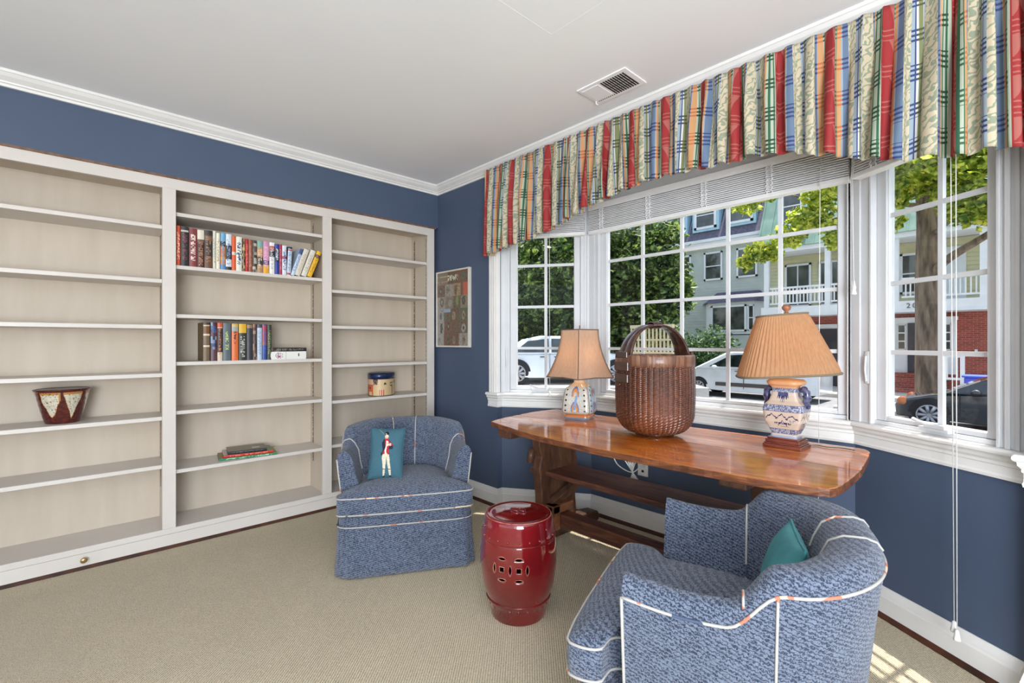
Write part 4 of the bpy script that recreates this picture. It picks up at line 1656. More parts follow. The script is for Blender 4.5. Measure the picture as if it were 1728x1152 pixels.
def l1_pos(u, v):
    t = 2 * math.pi * (u + .125)
    e = 5 - 2.4 * sstep(.75, 1, v)
    c, s = math.cos(t), math.sin(t)
    q = 1 / ((abs(c) ** e + abs(s) ** e) ** (1 / e))
    r = l1_r(v) * q * 1.07
    return (r * math.cos(t), r * math.sin(t), .225 * v)


paint_grid('lamp_base', 240, 90, l1_pos, l1_col, M_pig_gloss, l1)
MB().lathe([(.026, .224), (.028, .228), (.024, .24), (.008, .242), (.008, .285), (0, .285)], 24).lathe([(0, 0), (.06, 0), (.061, .002)], 40).build('lamp_neck', mat('cream_neck', srgb(226, 196, 160), None, 30, .3), l1)
MB().tube([(0, 0, .28), (0, 0, .53)], .0025, 6).lathe([(.006, .515), (.004, .52), (.003, .54), (0, .545)], 10).build('finial', M_trim1, l1)


def bell_shade(parent, z0, z1, hb, ht, mat_s, mat_t, tilt=0, rot=0):
    sh = MB()
    nv = 14
    nf = 10
    vs, fs = [], []
    for j in range(nv + 1):
        v = j / nv
        hw = ht + (hb - ht) * (1 - v) ** 1.9
        for f in range(4):
            for i in range(nf):
                s = i / nf
                a, b = (1, -1), (1, 1)
                cs = [(-1, -1), (1, -1), (1, 1), (-1, 1)]
                p, q = cs[f], cs[(f + 1) % 4]
                x = p[0] + (q[0] - p[0]) * s
                y = p[1] + (q[1] - p[1]) * s
                dip = 1 - .05 * math.sin(math.pi * s)
                vs.append((x * hw * dip, y * hw * dip, z0 + (z1 - z0) * v - .004 * (1 - v) * abs(math.cos(math.pi * s))))
    n = 4 * nf
    fs = [(j * n + k, j * n + (k + 1) % n, (j + 1) * n + (k + 1) % n, (j + 1) * n + k) for j in range(nv) for k in range(n)]
    sh.add(vs, fs, True)
    o = sh.build('lamp_shade', mat_s, parent)
    tr = MB()
    for f in range(4):
        tr.tube([Vector(vs[j * n + f * nf]) for j in range(nv + 1)], .0028, 6)
    for j in (0, nv):
        tr.tube([Vector(vs[j * n + k]) for k in range(n)], .0034, 6, closed=True)
    tr.build('shade_trim', mat_t, o)
    o.rotation_euler = (0, tilt, rot)
    return o


bell_shade(l1, .243, .516, .137, .076, M_shade1, M_trim1, .0, math.radians(-30))
lamp_light(l1, .36, 7)

# right lamp: blue and white square vase on a wooden stand, pleated shade
l2 = thing('table_lamp', 'lamp with blue and white square vase base and pleated tan shade, right', 'lamp', (-.675, 2.235, TZ + .0005), math.radians(-2))
M_cherry = wood_mat('red_wood_stand', [srgb(58, 20, 14), srgb(100, 40, 26), srgb(128, 58, 36)], .25, .6, 10, (1, 5, 1), .05)
sw = MB()
for hw, a, b in ((.074, 0, .014), (.070, .014, .020), (.066, .020, .034), (.060, .034, .042)):
    sw.box((-hw, -hw * .8, a), (hw, hw * .8, b))
sw.build('wooden_stand', M_cherry, l2, bevel=.002)


def v2_half(v):
    ks = [(0, .050), (.04, .052), (.06, .046), (.10, .050), (.30, .071), (.50, .078), (.56, .078), (.62, .074), (.70, .058), (.80, .050), (.90, .047), (.95, .050), (1.0, .062)]
    for (a, ra), (b, rb) in zip(ks, ks[1:]):
        if v <= b:
            return ra + (rb - ra) * ((v - a) / (b - a))
    return .062


def v2_pos(u, v):
    t = 2 * math.pi * (u + .125)
    e = 9 - 3 * sstep(.85, 1, v)
    c, s = math.cos(t), math.sin(t)
    q = 1 / ((abs(c) ** e + abs(s) ** e) ** (1 / e))
    r = v2_half(v) * q
    return (r * math.cos(t), r * .78 * math.sin(t), .042 + .222 * v)


def v2_col(u, v):
    a = (u * 4) % 1.0
    q = hsh(int(u * 200), int(v * 60), 2)
    c = (200, 182, 164)
    blue, mid = (40, 46, 92), (92, 98, 130)
    if v < .05:
        c = (160, 168, 186)
    elif .07 < v < .17 or .50 < v < .63 or .86 < v < .95:
        c = mid if q > .45 else (170, 172, 184)
        if abs(v - .50) < .012 or abs(v - .63) < .012 or abs(v - .17) < .01:
            c = (92, 98, 130)
    elif .17 <= v <= .50:
        # mountains and a little boat scene
        for cx, hy, w in ((.2, .46, .16), (.5, .47, .2), (.8, .45, .17), (.52, .34, .16)):
            y = hy - abs(a - cx) * .5 - .02 * abs(math.sin(a * 30))
            if abs(a - cx) < w and abs(v - y) < .011:
                c = blue
        if abs(v - .28) < .016 and .25 < a < .8 and q > .35:
            c = blue
        if abs(v - .33) < .02 and (abs(a - .82) < .08) and q > .4:
            c = mid
        if abs(v - .22) < .006 and .45 < a < .75:
            c = (150, 90, 70)
    elif .63 <= v <= .86:
        y = .84 - .07 * abs(math.sin(a * 31)) - .02 * q
        if .26 < a < .74 and v > y - .03:
            c = (38, 38, 92)
        if min(abs(a - k) for k in (.42, .5, .57)) < .008 and v > .67:
            c = (70, 70, 110)
    elif v >= .95:
        c = (226, 170, 124)  # orange glow from the shade painted into the lip colour
    return srgb(*c)


paint_grid('lamp_base', 280, 110, v2_pos, v2_col, M_pig_gloss, l2)
nk = MB()
for k, (hw, z) in enumerate(()):
    pass
square_loft([(.058, .262, 4), (.066, .268, 4), (.067, .278, 4), (.058, .286, 4), (.02, .290, 2), (.010, .291, 2), (.010, .31, 2)], mb=nk)
nk.build('lamp_neck', mat('lip_painted_glow', srgb(226, 168, 120), None, 30, .3), l2)  # neck coloured orange to imitate light coming through the shade
M_cob = mat('cobalt_glazed_handle', srgb(30, 32, 74), srgb(96, 98, 134), 60, .15, coat=.6)
for sg in (-1, 1):
    hh = MB()
    pts = [(sg * .050, 0, .245), (sg * .066, 0, .246), (sg * .077, 0, .234), (sg * .079, 0, .212), (sg * .074, 0, .195), (sg * .080, 0, .178), (sg * .075, 0, .172)]
    hh.tube(pts, [.010, .013, .014, .013, .012, .010, .006], 10)
    for (x, y, z), r_ in zip(pts[1:6], (.015, .013, .016, .012, .012)):
        hh.ball((x, .004, z), r_, 6)
    hh.build('vase_handle', M_cob, l2)
MB().tube([(0, 0, .29), (0, 0, .565)], .003, 6).build('harp_rod', M_brass, l2)
MB().lathe([(.006, .565), (.010, .568), (.006, .574), (.016, .584), (.018, .593), (.012, .603), (0, .607)], 20).build('finial', mat('carved_stone_finial', srgb(176, 116, 84), srgb(120, 80, 60), 40, .4), l2)
M_shade2 = shade_mat('tan_pleated_shade', srgb(208, 160, 118), .45)
M_trim2 = mat('dark_shade_binding', srgb(120, 108, 88), None, 100, .8)


def pleat_shade(parent):
    z0, z1 = .300, .552
    nu_, nv_ = 360, 10
    vs = []
    for j in range(nv_ + 1):
        v = j / nv_
        ax = .188 + (.093 - .188) * v
        ay = .150 + (.078 - .150) * v
        for i in range(nu_):
            t = 2 * math.pi * i / nu_
            e = 3.4
            c, s = math.cos(t), math.sin(t)
            q = 1 / ((abs(c) ** e + abs(s) ** e) ** (1 / e))
            pl = 1 + .024 * math.sin(i * 2 * math.pi / 5 + .4 * math.sin(i * .31)) * math.sin(math.pi * min(1, max(0, v))) ** .3
            vs.append((ax * q * c * pl, ay * q * s * pl, z0 + (z1 - z0) * v))
    fs = [(j * nu_ + k, j * nu_ + (k + 1) % nu_, (j + 1) * nu_ + (k + 1) % nu_, (j + 1) * nu_ + k) for j in range(nv_) for k in range(nu_)]
    o = MB().add(vs, fs, True).build('lamp_shade', M_shade2, parent)
    t2 = MB()
    t2.tube([Vector(vs[k]) for k in range(0, nu_, 3)], .0048, 6, closed=True)
    t2.build('shade_trim', M_trim2, o)
    t = MB()
    t.tube([Vector(vs[nv_ * nu_ + k]) for k in range(0, nu_, 3)], .0042, 6, closed=True)
    sp = MB()
    for k in range(0, nu_, 90):
        sp.tube([(0, 0, .556), vs[nv_ * nu_ + k]], .0015, 5)
    t.build('shade_trim', M_trim2, o)
    sp.build('shade_spider', M_brass, o)
    o.rotation_euler = (0, math.radians(-4), math.radians(30))
    o.location = (.02, 0, .008)
    return o


pleat_shade(l2)
lamp_light(l2, .43, 6)

# ------------------------------------------------------------------ cord and wall outlet below the window
out_ = thing('wall_outlet', 'white wall outlet with a plug below the window', 'outlet', (-1.575, 2.58, .385))
MB().box((-.035, -.006, -.057), (.035, 0, .057)).build('cover_plate', M_plastic, out_, bevel=.002)
MB().box((-.008, -.007, -.034), (.008, -.004, -.020)).build('socket_slot', M_black, out_)
cd_ = MB()


def curve(pts, n=12):
    pts = [Vector(p) for p in pts]
    out = []
    for i in range(len(pts) - 1):
        p0, p1, p2, p3 = pts[max(0, i - 1)], pts[i], pts[i + 1], pts[min(len(pts) - 1, i + 2)]
        for k in range(n):
            t = k / n
            out.append(.5 * ((2 * p1) + (-p0 + p2) * t + (2 * p0 - 5 * p1 + 4 * p2 - p3) * t * t + (-p0 + 3 * p1 - 3 * p2 + p3) * t ** 3))
    out.append(pts[-1])
    return out


cd_.tube(curve([(-1.695, 2.44, .66), (-1.69, 2.42, .50), (-1.67, 2.43, .42), (-1.62, 2.45, .38), (-1.57, 2.46, .375), (-1.55, 2.50, .40), (-1.565, 2.55, .40)]), .003, 6)
for k in range(5):
    a = (k - 2) * .022
    cd_.tube(curve([(-1.575, 2.46, .375), (-1.59 + a, 2.455, .45), (-1.575 + a, 2.45, .455), (-1.57, 2.455, .38), (-1.555 + a * 1.6, 2.46, .26), (-1.535 + a * 1.8, 2.46, .25), (-1.57, 2.46, .37)]), .0028, 6)
cd_.box((-1.582, 2.54, .388), (-1.552, 2.572, .412))
tag(cd_.build('power_cord', M_plastic), 'coiled white power cord hanging under the table to outlet', 'cord')
dc = MB().tube(curve([(-.615, 2.30, TZ + .004), (-.59, 2.34, TZ + .004), (-.55, 2.33, TZ + .004), (-.50, 2.35, TZ + .004), (-.455, 2.34, TZ + .004)]), .002, 6)
tag(dc.build('lamp_cord', mat('dark_cord', srgb(60, 60, 50), None, 20, .5)), 'thin dark cord on table right of pleated lamp', 'cord')

# ------------------------------------------------------------------ valance
def valance():
    period = .300

    def fabric():
        m, nt, p = new_mat('striped_valance_cloth')
        tc = nt.nodes.new('ShaderNodeTexCoord')
        sep = nt.nodes.new('ShaderNodeSeparateXYZ')
        nt.links.new(tc.outputs['UV'], sep.inputs[0])
        U, V = sep.outputs[0], sep.outputs[1]
        fu = mathn(nt, 'FRACT', mathn(nt, 'DIVIDE', U, period))
        red, pink = cloth(176, 18, 22), cloth(190, 96, 82)
        cream, green, grn2 = cloth(222, 204, 168), cloth(44, 110, 74), cloth(190, 202, 176)
        orange, blue, lblue = cloth(226, 162, 96), cloth(104, 130, 162), cloth(160, 180, 194)
        navy, olive, white = cloth(44, 66, 130), cloth(134, 142, 84), cloth(226, 226, 220)
        S = [(0, red), (.105, green), (.118, grn2), (.14, green), (.15, orange), (.195, lblue), (.205, blue), (.26, cream),
             (.395, lblue), (.415, navy), (.425, white), (.44, olive), (.50, white), (.512, navy), (.522, lblue), (.545, cream),
             (.68, blue), (.735, lblue), (.745, orange), (.79, grn2), (.81, green), (.825, grn2)]
        S2 = [(0, grn2), (.02, green), (.035, grn2), (.055, green), (.07, red)]
        # the ramp holds 32 stops
        stops = [(a, c) for a, c in S] + [(.85, green), (.865, grn2), (.885, red)]
        base = ramp(nt, fu, stops, 'CONSTANT')
        # groups of small dark ticks across blue, orange, olive and green stripes
        v2 = mathn(nt, 'ADD', V, mathn(nt, 'MULTIPLY', fu, .03))
        grp = mathn(nt, 'LESS_THAN', mathn(nt, 'FRACT', mathn(nt, 'DIVIDE', v2, .125)), .45)
        tk = mathn(nt, 'LESS_THAN', mathn(nt, 'FRACT', mathn(nt, 'DIVIDE', v2, .0165)), .48)
        tick = mathn(nt, 'MULTIPLY', grp, tk)
        K = (0, 0, 0, 1)
        W1 = (1, 1, 1, 1)
        zone = ramp(nt, fu, [(0, K), (.105, W1), (.26, K), (.395, W1), (.545, K), (.68, W1), (.87, K)], 'CONSTANT')
        tcol = ramp(nt, fu, [(0, green), (.15, cloth(216, 116, 44)), (.2, navy), (.43, cloth(84, 90, 40)), (.5, navy), (.74, cloth(216, 116, 44)), (.79, cloth(30, 80, 54))], 'CONSTANT')
        mx = nt.nodes.new('ShaderNodeMixRGB')
        nt.links.new(mathn(nt, 'MULTIPLY', tick, zone), mx.inputs[0])
        nt.links.new(base, mx.inputs[1])
        nt.links.new(tcol, mx.inputs[2])
        # pale wedges and bars inside the red stripe
        cu = mathn(nt, 'ABSOLUTE', mathn(nt, 'SUBTRACT', mathn(nt, 'FRACT', mathn(nt, 'ADD', mathn(nt, 'DIVIDE', U, period), .5)), .5))
        fv = mathn(nt, 'FRACT', mathn(nt, 'DIVIDE', V, .125))
        wedge = mathn(nt, 'MULTIPLY', mathn(nt, 'GREATER_THAN', cu, mathn(nt, 'ADD', .03, mathn(nt, 'MULTIPLY', fv, .13))), mathn(nt, 'LESS_THAN', fv, .55))
        bars = mathn(nt, 'MULTIPLY', mathn(nt, 'GREATER_THAN', fv, .60), mathn(nt, 'LESS_THAN', mathn(nt, 'FRACT', mathn(nt, 'ADD', mathn(nt, 'DIVIDE', V, .0175), mathn(nt, 'MULTIPLY', cu, 3))), .30))
        redzone = ramp(nt, cu, [(0, W1), (.103, K)], 'CONSTANT')
        f2 = mathn(nt, 'MULTIPLY', mathn(nt, 'MAXIMUM', wedge, bars), redzone)
        mx2 = nt.nodes.new('ShaderNodeMixRGB')
        nt.links.new(f2, mx2.inputs[0])
        nt.links.new(mx.outputs[0], mx2.inputs[1])
        mx2.inputs[2].default_value = pink
        # sage flame figures on the cream stripes
        mp = nt.nodes.new('ShaderNodeMapping')
        mp.inputs['Scale'].default_value = (1.6, 1, 1)
        nt.links.new(tc.outputs['UV'], mp.inputs[0])
        wv = nt.nodes.new('ShaderNodeTexWave')
        wv.bands_direction = 'DIAGONAL'
        wv.inputs['Scale'].default_value = 17
        wv.inputs['Distortion'].default_value = 9
        wv.inputs['Detail'].default_value = 1
        wv.inputs['Detail Scale'].default_value = 2.2
        nt.links.new(mp.outputs[0], wv.inputs['Vector'])
        fl_ = ramp(nt, wv.outputs['Fac'], [(.58, K), (.7, W1)])
        cz_ = ramp(nt, fu, [(0, K), (.26, W1), (.395, K), (.545, W1), (.68, K)], 'CONSTANT')
        mx3 = nt.nodes.new('ShaderNodeMixRGB')
        nt.links.new(mathn(nt, 'MULTIPLY', fl_, cz_), mx3.inputs[0])
        nt.links.new(mx2.outputs[0], mx3.inputs[1])
        mx3.inputs[2].default_value = cloth(158, 168, 138)
        nt.links.new(mx3.outputs[0], p.inputs['Base Color'])
        p.inputs['Roughness'].default_value = .7
        t = nt.nodes.new('ShaderNodeBsdfTranslucent')
        nt.links.new(mx3.outputs[0], t.inputs[0])
        ms = nt.nodes.new('ShaderNodeMixShader')
        ms.inputs[0].default_value = .12
        nt.links.new(p.outputs[0], ms.inputs[1])
        nt.links.new(t.outputs[0], ms.inputs[2])
        nt.links.new(ms.outputs[0], nt.nodes['Material Output'].inputs[0])
        return m

    x0, x1 = -2.50, .075
    n = 1300
    rnd = random.Random(7)
    # gathered folds of uneven width
    kn_x, kn_a = [x0], [0]
    ph = 0
    while kn_x[-1] < x1:
        kn_x.append(kn_x[-1] + rnd.uniform(.017, .047))
        ph += math.pi
        kn_a.append(ph)
    amp = [rnd.uniform(.6, 1.25) for _ in kn_x]
    key = [(-2.50, 1.742), (-2.40, 1.755), (-2.264, 1.775), (-2.10, 1.79), (-1.925, 1.815), (-1.75, 1.86), (-1.595, 1.902), (-1.42, 1.935), (-1.235, 1.952),
           (-1.05, 1.945), (-.88, 1.930), (-.70, 1.925), (-.58, 1.885), (-.45, 1.84), (-.32, 1.795), (-.215, 1.765), (-.10, 1.752), (0, 1.742), (.1, 1.738)]
    xs = np.linspace(x0, x1, n)
    phase = np.interp(xs, kn_x, kn_a)
    am = np.interp(xs, kn_x, amp)
    zb = np.interp(xs, [k[0] for k in key], [k[1] for k in key])
    zt = 2.332
    nv = 26
    V = []
    uv = []
    arc = None
    for j in range(nv + 1):
        f = j / nv                       # 0 top .. 1 bottom
        g = .35 + .65 * min(1, f * 2.2)
        drift = .010 * f * np.sin(xs * 9.0 + 1)
        y = 2.105 - .027 * am * g * np.cos(phase + 2.1 * (1 - f) * np.sin(xs * 5)) - .010 * f
        xx = xs + drift + .006 * g * np.sin(phase * 2)
        # small ruffles in the hem
        z = zt - f * (zt - zb) - f * (.004 * np.sin(phase * 1.0 + .5) + .006 * np.cos(phase * .5))
        if arc is None:
            d = np.hypot(np.diff(xs), np.diff(2.105 - .027 * am * np.cos(phase)))
            arc = np.concatenate([[0], np.cumsum(d)])
        for i in range(n):
            V.append((xx[i], y[i], z[i]))
            uv.append((arc[i], zt - z[i] if False else f * (zt - zb[i])))
    F = [(j * n + i, j * n + i + 1, (j + 1) * n + i + 1, (j + 1) * n + i) for j in range(nv) for i in range(n - 1)]
    t = thing('valance', 'gathered valance in red, orange, blue and sage stripes over bay window', 'curtain')
    me = bpy.data.meshes.new('gathered_cloth')
    me.from_pydata(V, [], F)
    me.polygons.foreach_set('use_smooth', [True] * len(F))
    ul = me.uv_layers.new(name='UVMap')
    li = np.empty(len(me.loops), dtype=np.int32)
    me.loops.foreach_get('vertex_index', li)
    ul.data.foreach_set('uv', np.array(uv, dtype=np.float32)[li].ravel())
    M_val = fabric()
    me.materials.append(M_val)
    o = bpy.data.objects.new('gathered_cloth', me)
    COL.objects.link(o)
    o.parent = t
    so = o.modifiers.new('cloth', 'SOLIDIFY')
    so.thickness = .0016
    # returns at both ends, rod and lining
    rt = MB()
    for xa in (x0 + .002, x1 - .004):
        rt.box((xa, 2.085, 1.748), (xa + .002, 2.195, 2.325))
    rt.build('side_return', solid((206, 180, 140)), t)
    MB().tube([(x0 + .01, 2.125, 2.31), (x1 - .01, 2.125, 2.31)], .008, 10).build('curtain_rod', M_white, t)
    return t


valance()

# ------------------------------------------------------------------ raised venetian blinds
M_slat = mat('white_blind_slat', srgb(240, 240, 240), srgb(234, 234, 235), 10, .45)


def blind(label, mtx, L, a, b, cords, drop_z, tapes, group):
    t = thing('venetian_blind', label, 'blind', (0, 0, 0), 0, group)

    def bx(mb, t0, t1, o0, o1, z0, z1):
        c = [mtx(t0, o0, 0), mtx(t1, o0, 0), mtx(t1, o1, 0), mtx(t0, o1, 0)]
        return mb.prism([(p.x, p.y) for p in c], z0, z1)
    bx(MB(), a, b, -.052, -.006, 2.02, 2.06).build('headrail', M_slat, t, bevel=.002)
    s = MB()
    nsl = 12
    for k in range(nsl):
        z = 1.892 + k * .0105
        q = (.0015 * math.sin(k * 2.3), .0)
        c = [mtx(a + .003, -.052 + q[0], 0), mtx(b - .003, -.052 + q[0], 0), mtx(b - .003, -.006 + q[0], 0), mtx(a + .003, -.006 + q[0], 0)]
        vs = [(c[0].x, c[0].y, z), (c[1].x, c[1].y, z), (c[2].x, c[2].y, z + .001), (c[3].x, c[3].y, z + .001)]
        vs += [(x, y, zz + .0052) for x, y, zz in vs]
        s.add(vs, [(0, 3, 2, 1), (4, 5, 6, 7), (0, 1, 5, 4), (1, 2, 6, 5), (2, 3, 7, 6), (3, 0, 4, 7)])
    s.build('slat_stack', M_slat, t)
    bx(MB(), a, b, -.055, -.004, 1.866, 1.888).build('bottom_rail', M_slat, t, bevel=.003)
    for x in tapes:
        ld = MB()
        for dx in (-.012, .012):
            pts = [mtx(x + dx + .006 * math.sin(k * 2.2), -.056 - .002 * (k % 2), 1.884 + k * .0075) for k in range(19)]
            ld.tube(pts, .0034, 5)
        for k in range(12):
            ld.tube([mtx(x - .014, -.057, 1.896 + k * .0105), mtx(x + .014, -.058, 1.901 + k * .0105)], .0015, 5)
        ld.build('ladder_cord', M_slat, t)
    for x, z, dx, o_ in cords:
        cm = MB()
        cm.tube([mtx(x, -.058, 2.04), mtx(x, -.075, 1.85), mtx(x, o_, z + .03)], .0016, 6)
        co_ = cm.build('pull_cord', M_plastic, t)
        p = mtx(x, o_, z)
        MB().lathe([(.003, .034), (.006, .03), (.008, .012), (.011, .0), (.010, -.004), (0, -.004)], 12, c=tuple(p)).build('cord_tassel', M_plastic, co_)
    return t


blind('raised white blind over left side window of bay', WL, .62, .05, .585, [(.35, .785, 0, -.058)], 0, [.24], 'raised white blinds in bay window')
blind('long raised white blind over the middle window of bay', WC, 1.47, .012, 1.458, [(1.352, .40, 0, -.10)], 0, [.12, .46, .80, 1.13], 'raised white blinds in bay window')
blind('raised white blind over right side window of bay', WR, .62, .03, .57, [(.052, 1.385, 0, -.062), (.060, 1.36, 0, -.068), (.455, .135, 0, -.06), (.472, .115, 0, -.07)], 0, [.14, .45], 'raised white blinds in bay window')

# ================================================================== outdoors
GZ = -.95
M_asph = mat('asphalt', srgb(128, 130, 134), srgb(108, 110, 114), 5, .9, bump_s=.2, bump_scale=60)
M_conc = mat('concrete', srgb(206, 202, 194), srgb(186, 182, 174), 3, .9)
M_grass = mat('lawn', srgb(92, 124, 58), srgb(60, 92, 40), 8, .95, bump_s=.5, bump_scale=40)
g = MB().box((-70, 2.9, GZ - .3), (45, 90, GZ))
struct(g.build('ground', M_asph))
struct(MB().box((-70, 3.0, GZ), (45, 5.2, GZ + .3)).build('lawn', M_grass))
swk = tag(MB().box((-40, 21.2, GZ), (30, 24.9, GZ + .14)).build('sidewalk', M_conc), 'pale concrete sidewalk in front of the houses across street', 'sidewalk')
tag(MB().box((-3.9, 17.25, GZ), (3.5, 18.25, GZ + .12)).build('tree_pit', M_conc), 'pale kerbed island around the big tree behind dark car', 'kerb')
dwy = MB().prism([(-20, 9.2), (-11, 7.4), (-5.6, 12.4), (-9.0, 16.0), (-20, 19)], GZ, -.07)
tag(dwy.build('driveway', M_conc), 'bright raised concrete driveway under the white car', 'driveway')

M_sid = mat('grey_green_siding', srgb(196, 204, 196), srgb(186, 194, 188), 2, .8)
M_yel = mat('pale_yellow_siding', srgb(216, 212, 172), srgb(206, 202, 164), 2, .8)
M_slate = mat('purple_slate', srgb(108, 106, 124), srgb(76, 74, 92), 9, .8, bump_s=.5, bump_scale=30, stretch=(1, 1, 3))
M_green = mat('green_copper_roof', srgb(122, 156, 142), srgb(102, 136, 122), 2, .5)
M_wtrim = mat('house_white_trim', srgb(234, 238, 240), None, 3, .7)
M_blueT = mat('pale_blue_dormer_trim', srgb(176, 214, 232), None, 3, .7)
M_pane = mat('house_window_glass', srgb(84, 88, 84), srgb(40, 44, 42), 1.6, .08, coat=.6)
M_darkdoor = mat('dark_door', srgb(62, 60, 72), srgb(44, 44, 54), 2, .4)


def brick_mat():
    m, nt, p = new_mat('red_brick')
    b = nt.nodes.new('ShaderNodeTexBrick')
    tc = nt.nodes.new('ShaderNodeTexCoord')
    sp = nt.nodes.new('ShaderNodeSeparateXYZ')
    cb = nt.nodes.new('ShaderNodeCombineXYZ')
    nt.links.new(tc.outputs['Object'], sp.inputs[0])
    nt.links.new(sp.outputs[0], cb.inputs[0])
    nt.links.new(sp.outputs[2], cb.inputs[1])
    nt.links.new(cb.outputs[0], b.inputs['Vector'])
    b.inputs['Scale'].default_value = 1
    b.inputs['Brick Width'].default_value = .21
    b.inputs['Row Height'].default_value = .072
    b.inputs['Mortar Size'].default_value = .006
    b.inputs['Color1'].default_value = srgb(176, 84, 70)
    b.inputs['Color2'].default_value = srgb(146, 66, 58)
    b.inputs['Mortar'].default_value = srgb(170, 140, 130)
    nt.links.new(b.outputs[0], p.inputs['Base Color'])
    p.inputs['Roughness'].default_value = .9
    return m


M_brick = brick_mat()


def siding(mb, x0, x1, y, z0, z1, step=.155):
    z = z0
    while z < z1 - 1e-3:
        zz = min(z + step, z1)
        mb.add([(x0, y - .028, z), (x1, y - .028, z), (x1, y, zz), (x0, y, zz), (x0, y + .1, z), (x1, y + .1, z), (x1, y + .1, zz), (x0, y + .1, zz)],
               [(0, 1, 2, 3), (0, 4, 5, 1), (1, 5, 6, 2), (3, 2, 6, 7), (0, 3, 7, 4), (4, 7, 6, 5)])
        z = zz
    return mb


def house_window(parent, x0, x1, y, z0, z1, trim, cols=1, rows=2, w=.09, name='window'):
    f = MB().box((x0, y - .06, z0), (x1, y, z0 + w)).box((x0, y - .06, z1 - w), (x1, y, z1))
    f.box((x0, y - .06, z0), (x0 + w, y, z1)).box((x1 - w, y - .06, z0), (x1, y, z1))
    for i in range(1, cols):
        xx = x0 + (x1 - x0) * i / cols
        f.box((xx - .025, y - .05, z0), (xx + .025, y, z1))
    for j in range(1, rows):
        zz = z0 + (z1 - z0) * j / rows
        f.box((x0, y - .05, zz - .025), (x1, y, zz + .025))
    o = f.build(name, trim, parent)
    MB().box((x0 + w * .5, y - .02, z0 + w * .5), (x1 - w * .5, y - .005, z1 - w * .5)).build('pane', M_pane, o)
    return o


h1 = thing('house', 'grey-green clapboard house with purple slate roof across the street', 'house')
siding(MB(), -24, -8.3, 25.0, GZ, 6.25).build('siding_wall', M_sid, h1)
MB().box((-24, 24.98, GZ), (-8.3, 33, 6.2)).build('house_body', M_sid, h1)
MB().box((-8.44, 24.93, GZ), (-8.28, 25.1, 6.3)).build('corner_board', M_wtrim, h1)
MB().box((-24.2, 24.5, 6.25), (-8.2, 25.2, 6.45)).box((-24.2, 24.42, 6.40), (-8.2, 24.6, 6.55)).build('eave', M_wtrim, h1)
rf = MB()
rf.add([(-24.2, 24.5, 6.5), (-8.2, 24.5, 6.5), (-8.2, 25.7, 9.3), (-24.2, 25.7, 9.3), (-24.2, 33, 6.5), (-8.2, 33, 6.5), (-8.2, 32, 9.3), (-24.2, 32, 9.3)],
       [(0, 1, 2, 3), (1, 5, 6, 2), (5, 4, 7, 6), (4, 0, 3, 7), (3, 2, 6, 7), (0, 4, 5, 1)])
rf.build('roof', M_slate, h1)
for a, b in ((-17.2, -15.8), (-15.3, -14.0), (-13.72, -12.33), (-12.02, -10.6), (-10.24, -8.79)):
    d_ = MB().box((a, 24.62, 7.02), (b, 25.9, 8.75)).box((a - .12, 24.55, 8.7), (b + .12, 26, 8.9)).build('dormer', M_blueT, h1)
    house_window(d_, a + .12, b - .12, 24.62, 7.14, 8.62, M_wtrim, 1, 2, .12)
for a, b in ((-17, -16), (-15.1, -14.1), (-13.2, -12.26), (-11.53, -10.55), (-9.83, -8.83)):
    house_window(h1, a, b, 24.96, 4.42, 5.92, M_wtrim)
by = MB().prism([(-11.45, 25), (-11.0, 24.3), (-8.75, 24.3), (-8.30 - .05, 25)], 1.55, 3.15).build('bay_window', M_wtrim, h1)
MB().prism([(-11.45, 25), (-11.0, 24.32), (-8.75, 24.32), (-8.35, 25)], GZ, 1.5).build('bay_base', M_sid, h1)
house_window(by, -10.85, -9.1, 24.29, 1.68, 3.0, M_wtrim, 2, 1)
house_window(by, -9.03, -8.74, 24.29, 1.72, 2.96, M_wtrim, 1, 2, .05)
brf = MB().add([(-11.65, 25, 3.15), (-11.1, 24.1, 3.15), (-8.6, 24.1, 3.15), (-8.2, 25, 3.15), (-10.9, 25, 3.72), (-10.7, 24.85, 3.72), (-8.95, 24.85, 3.72), (-8.7, 25, 3.72)],
               [(0, 1, 5, 4), (1, 2, 6, 5), (2, 3, 7, 6), (4, 5, 6, 7), (0, 3, 2, 1), (0, 4, 7, 3)])
brf.build('bay_roof', M_slate, h1)

h2 = thing('house', 'brick and pale yellow row house with white balcony, number over door', 'house')
MB().box((-8.26, 25.0, GZ), (9, 33, 2.32)).build('brick_wall', M_brick, h2)
siding(MB(), -8.26, 9, 25.0, 2.32, 5.4, .16).build('siding_wall', M_yel, h2)
MB().box((-8.26, 25.02, 2.3), (9, 33, 5.5)).build('house_body', M_yel, h2)
MB().box((-8.2, 23.6, 2.36), (9, 25, 2.74)).box((-8.2, 23.55, 2.31), (9, 24.9, 2.36)).build('balcony_floor', M_wtrim, h2)
for a, b in ((-7.85, -5.6), (-5.45, -3.35), (-3.1, -.9), (-.7, 3)):
    rl = MB().box((a, 23.66, 3.56), (b, 23.76, 3.64)).box((a, 23.67, 2.86), (b, 23.75, 2.93))
    k = a + .1
    while k < b:
        rl.box((k, 23.69, 2.93), (k + .045, 23.73, 3.56))
        k += .14
    rl.build('balcony_rail', M_wtrim, h2)
for x in (-7.98, -5.56, -3.28, -.83, 3.1):
    MB().box((x - .1, 23.62, 2.74), (x + .1, 23.82, 5.25)).build('balcony_post', M_wtrim, h2)
MB().box((-8.2, 23.5, 5.2), (9, 25, 5.42)).build('balcony_beam', M_wtrim, h2)
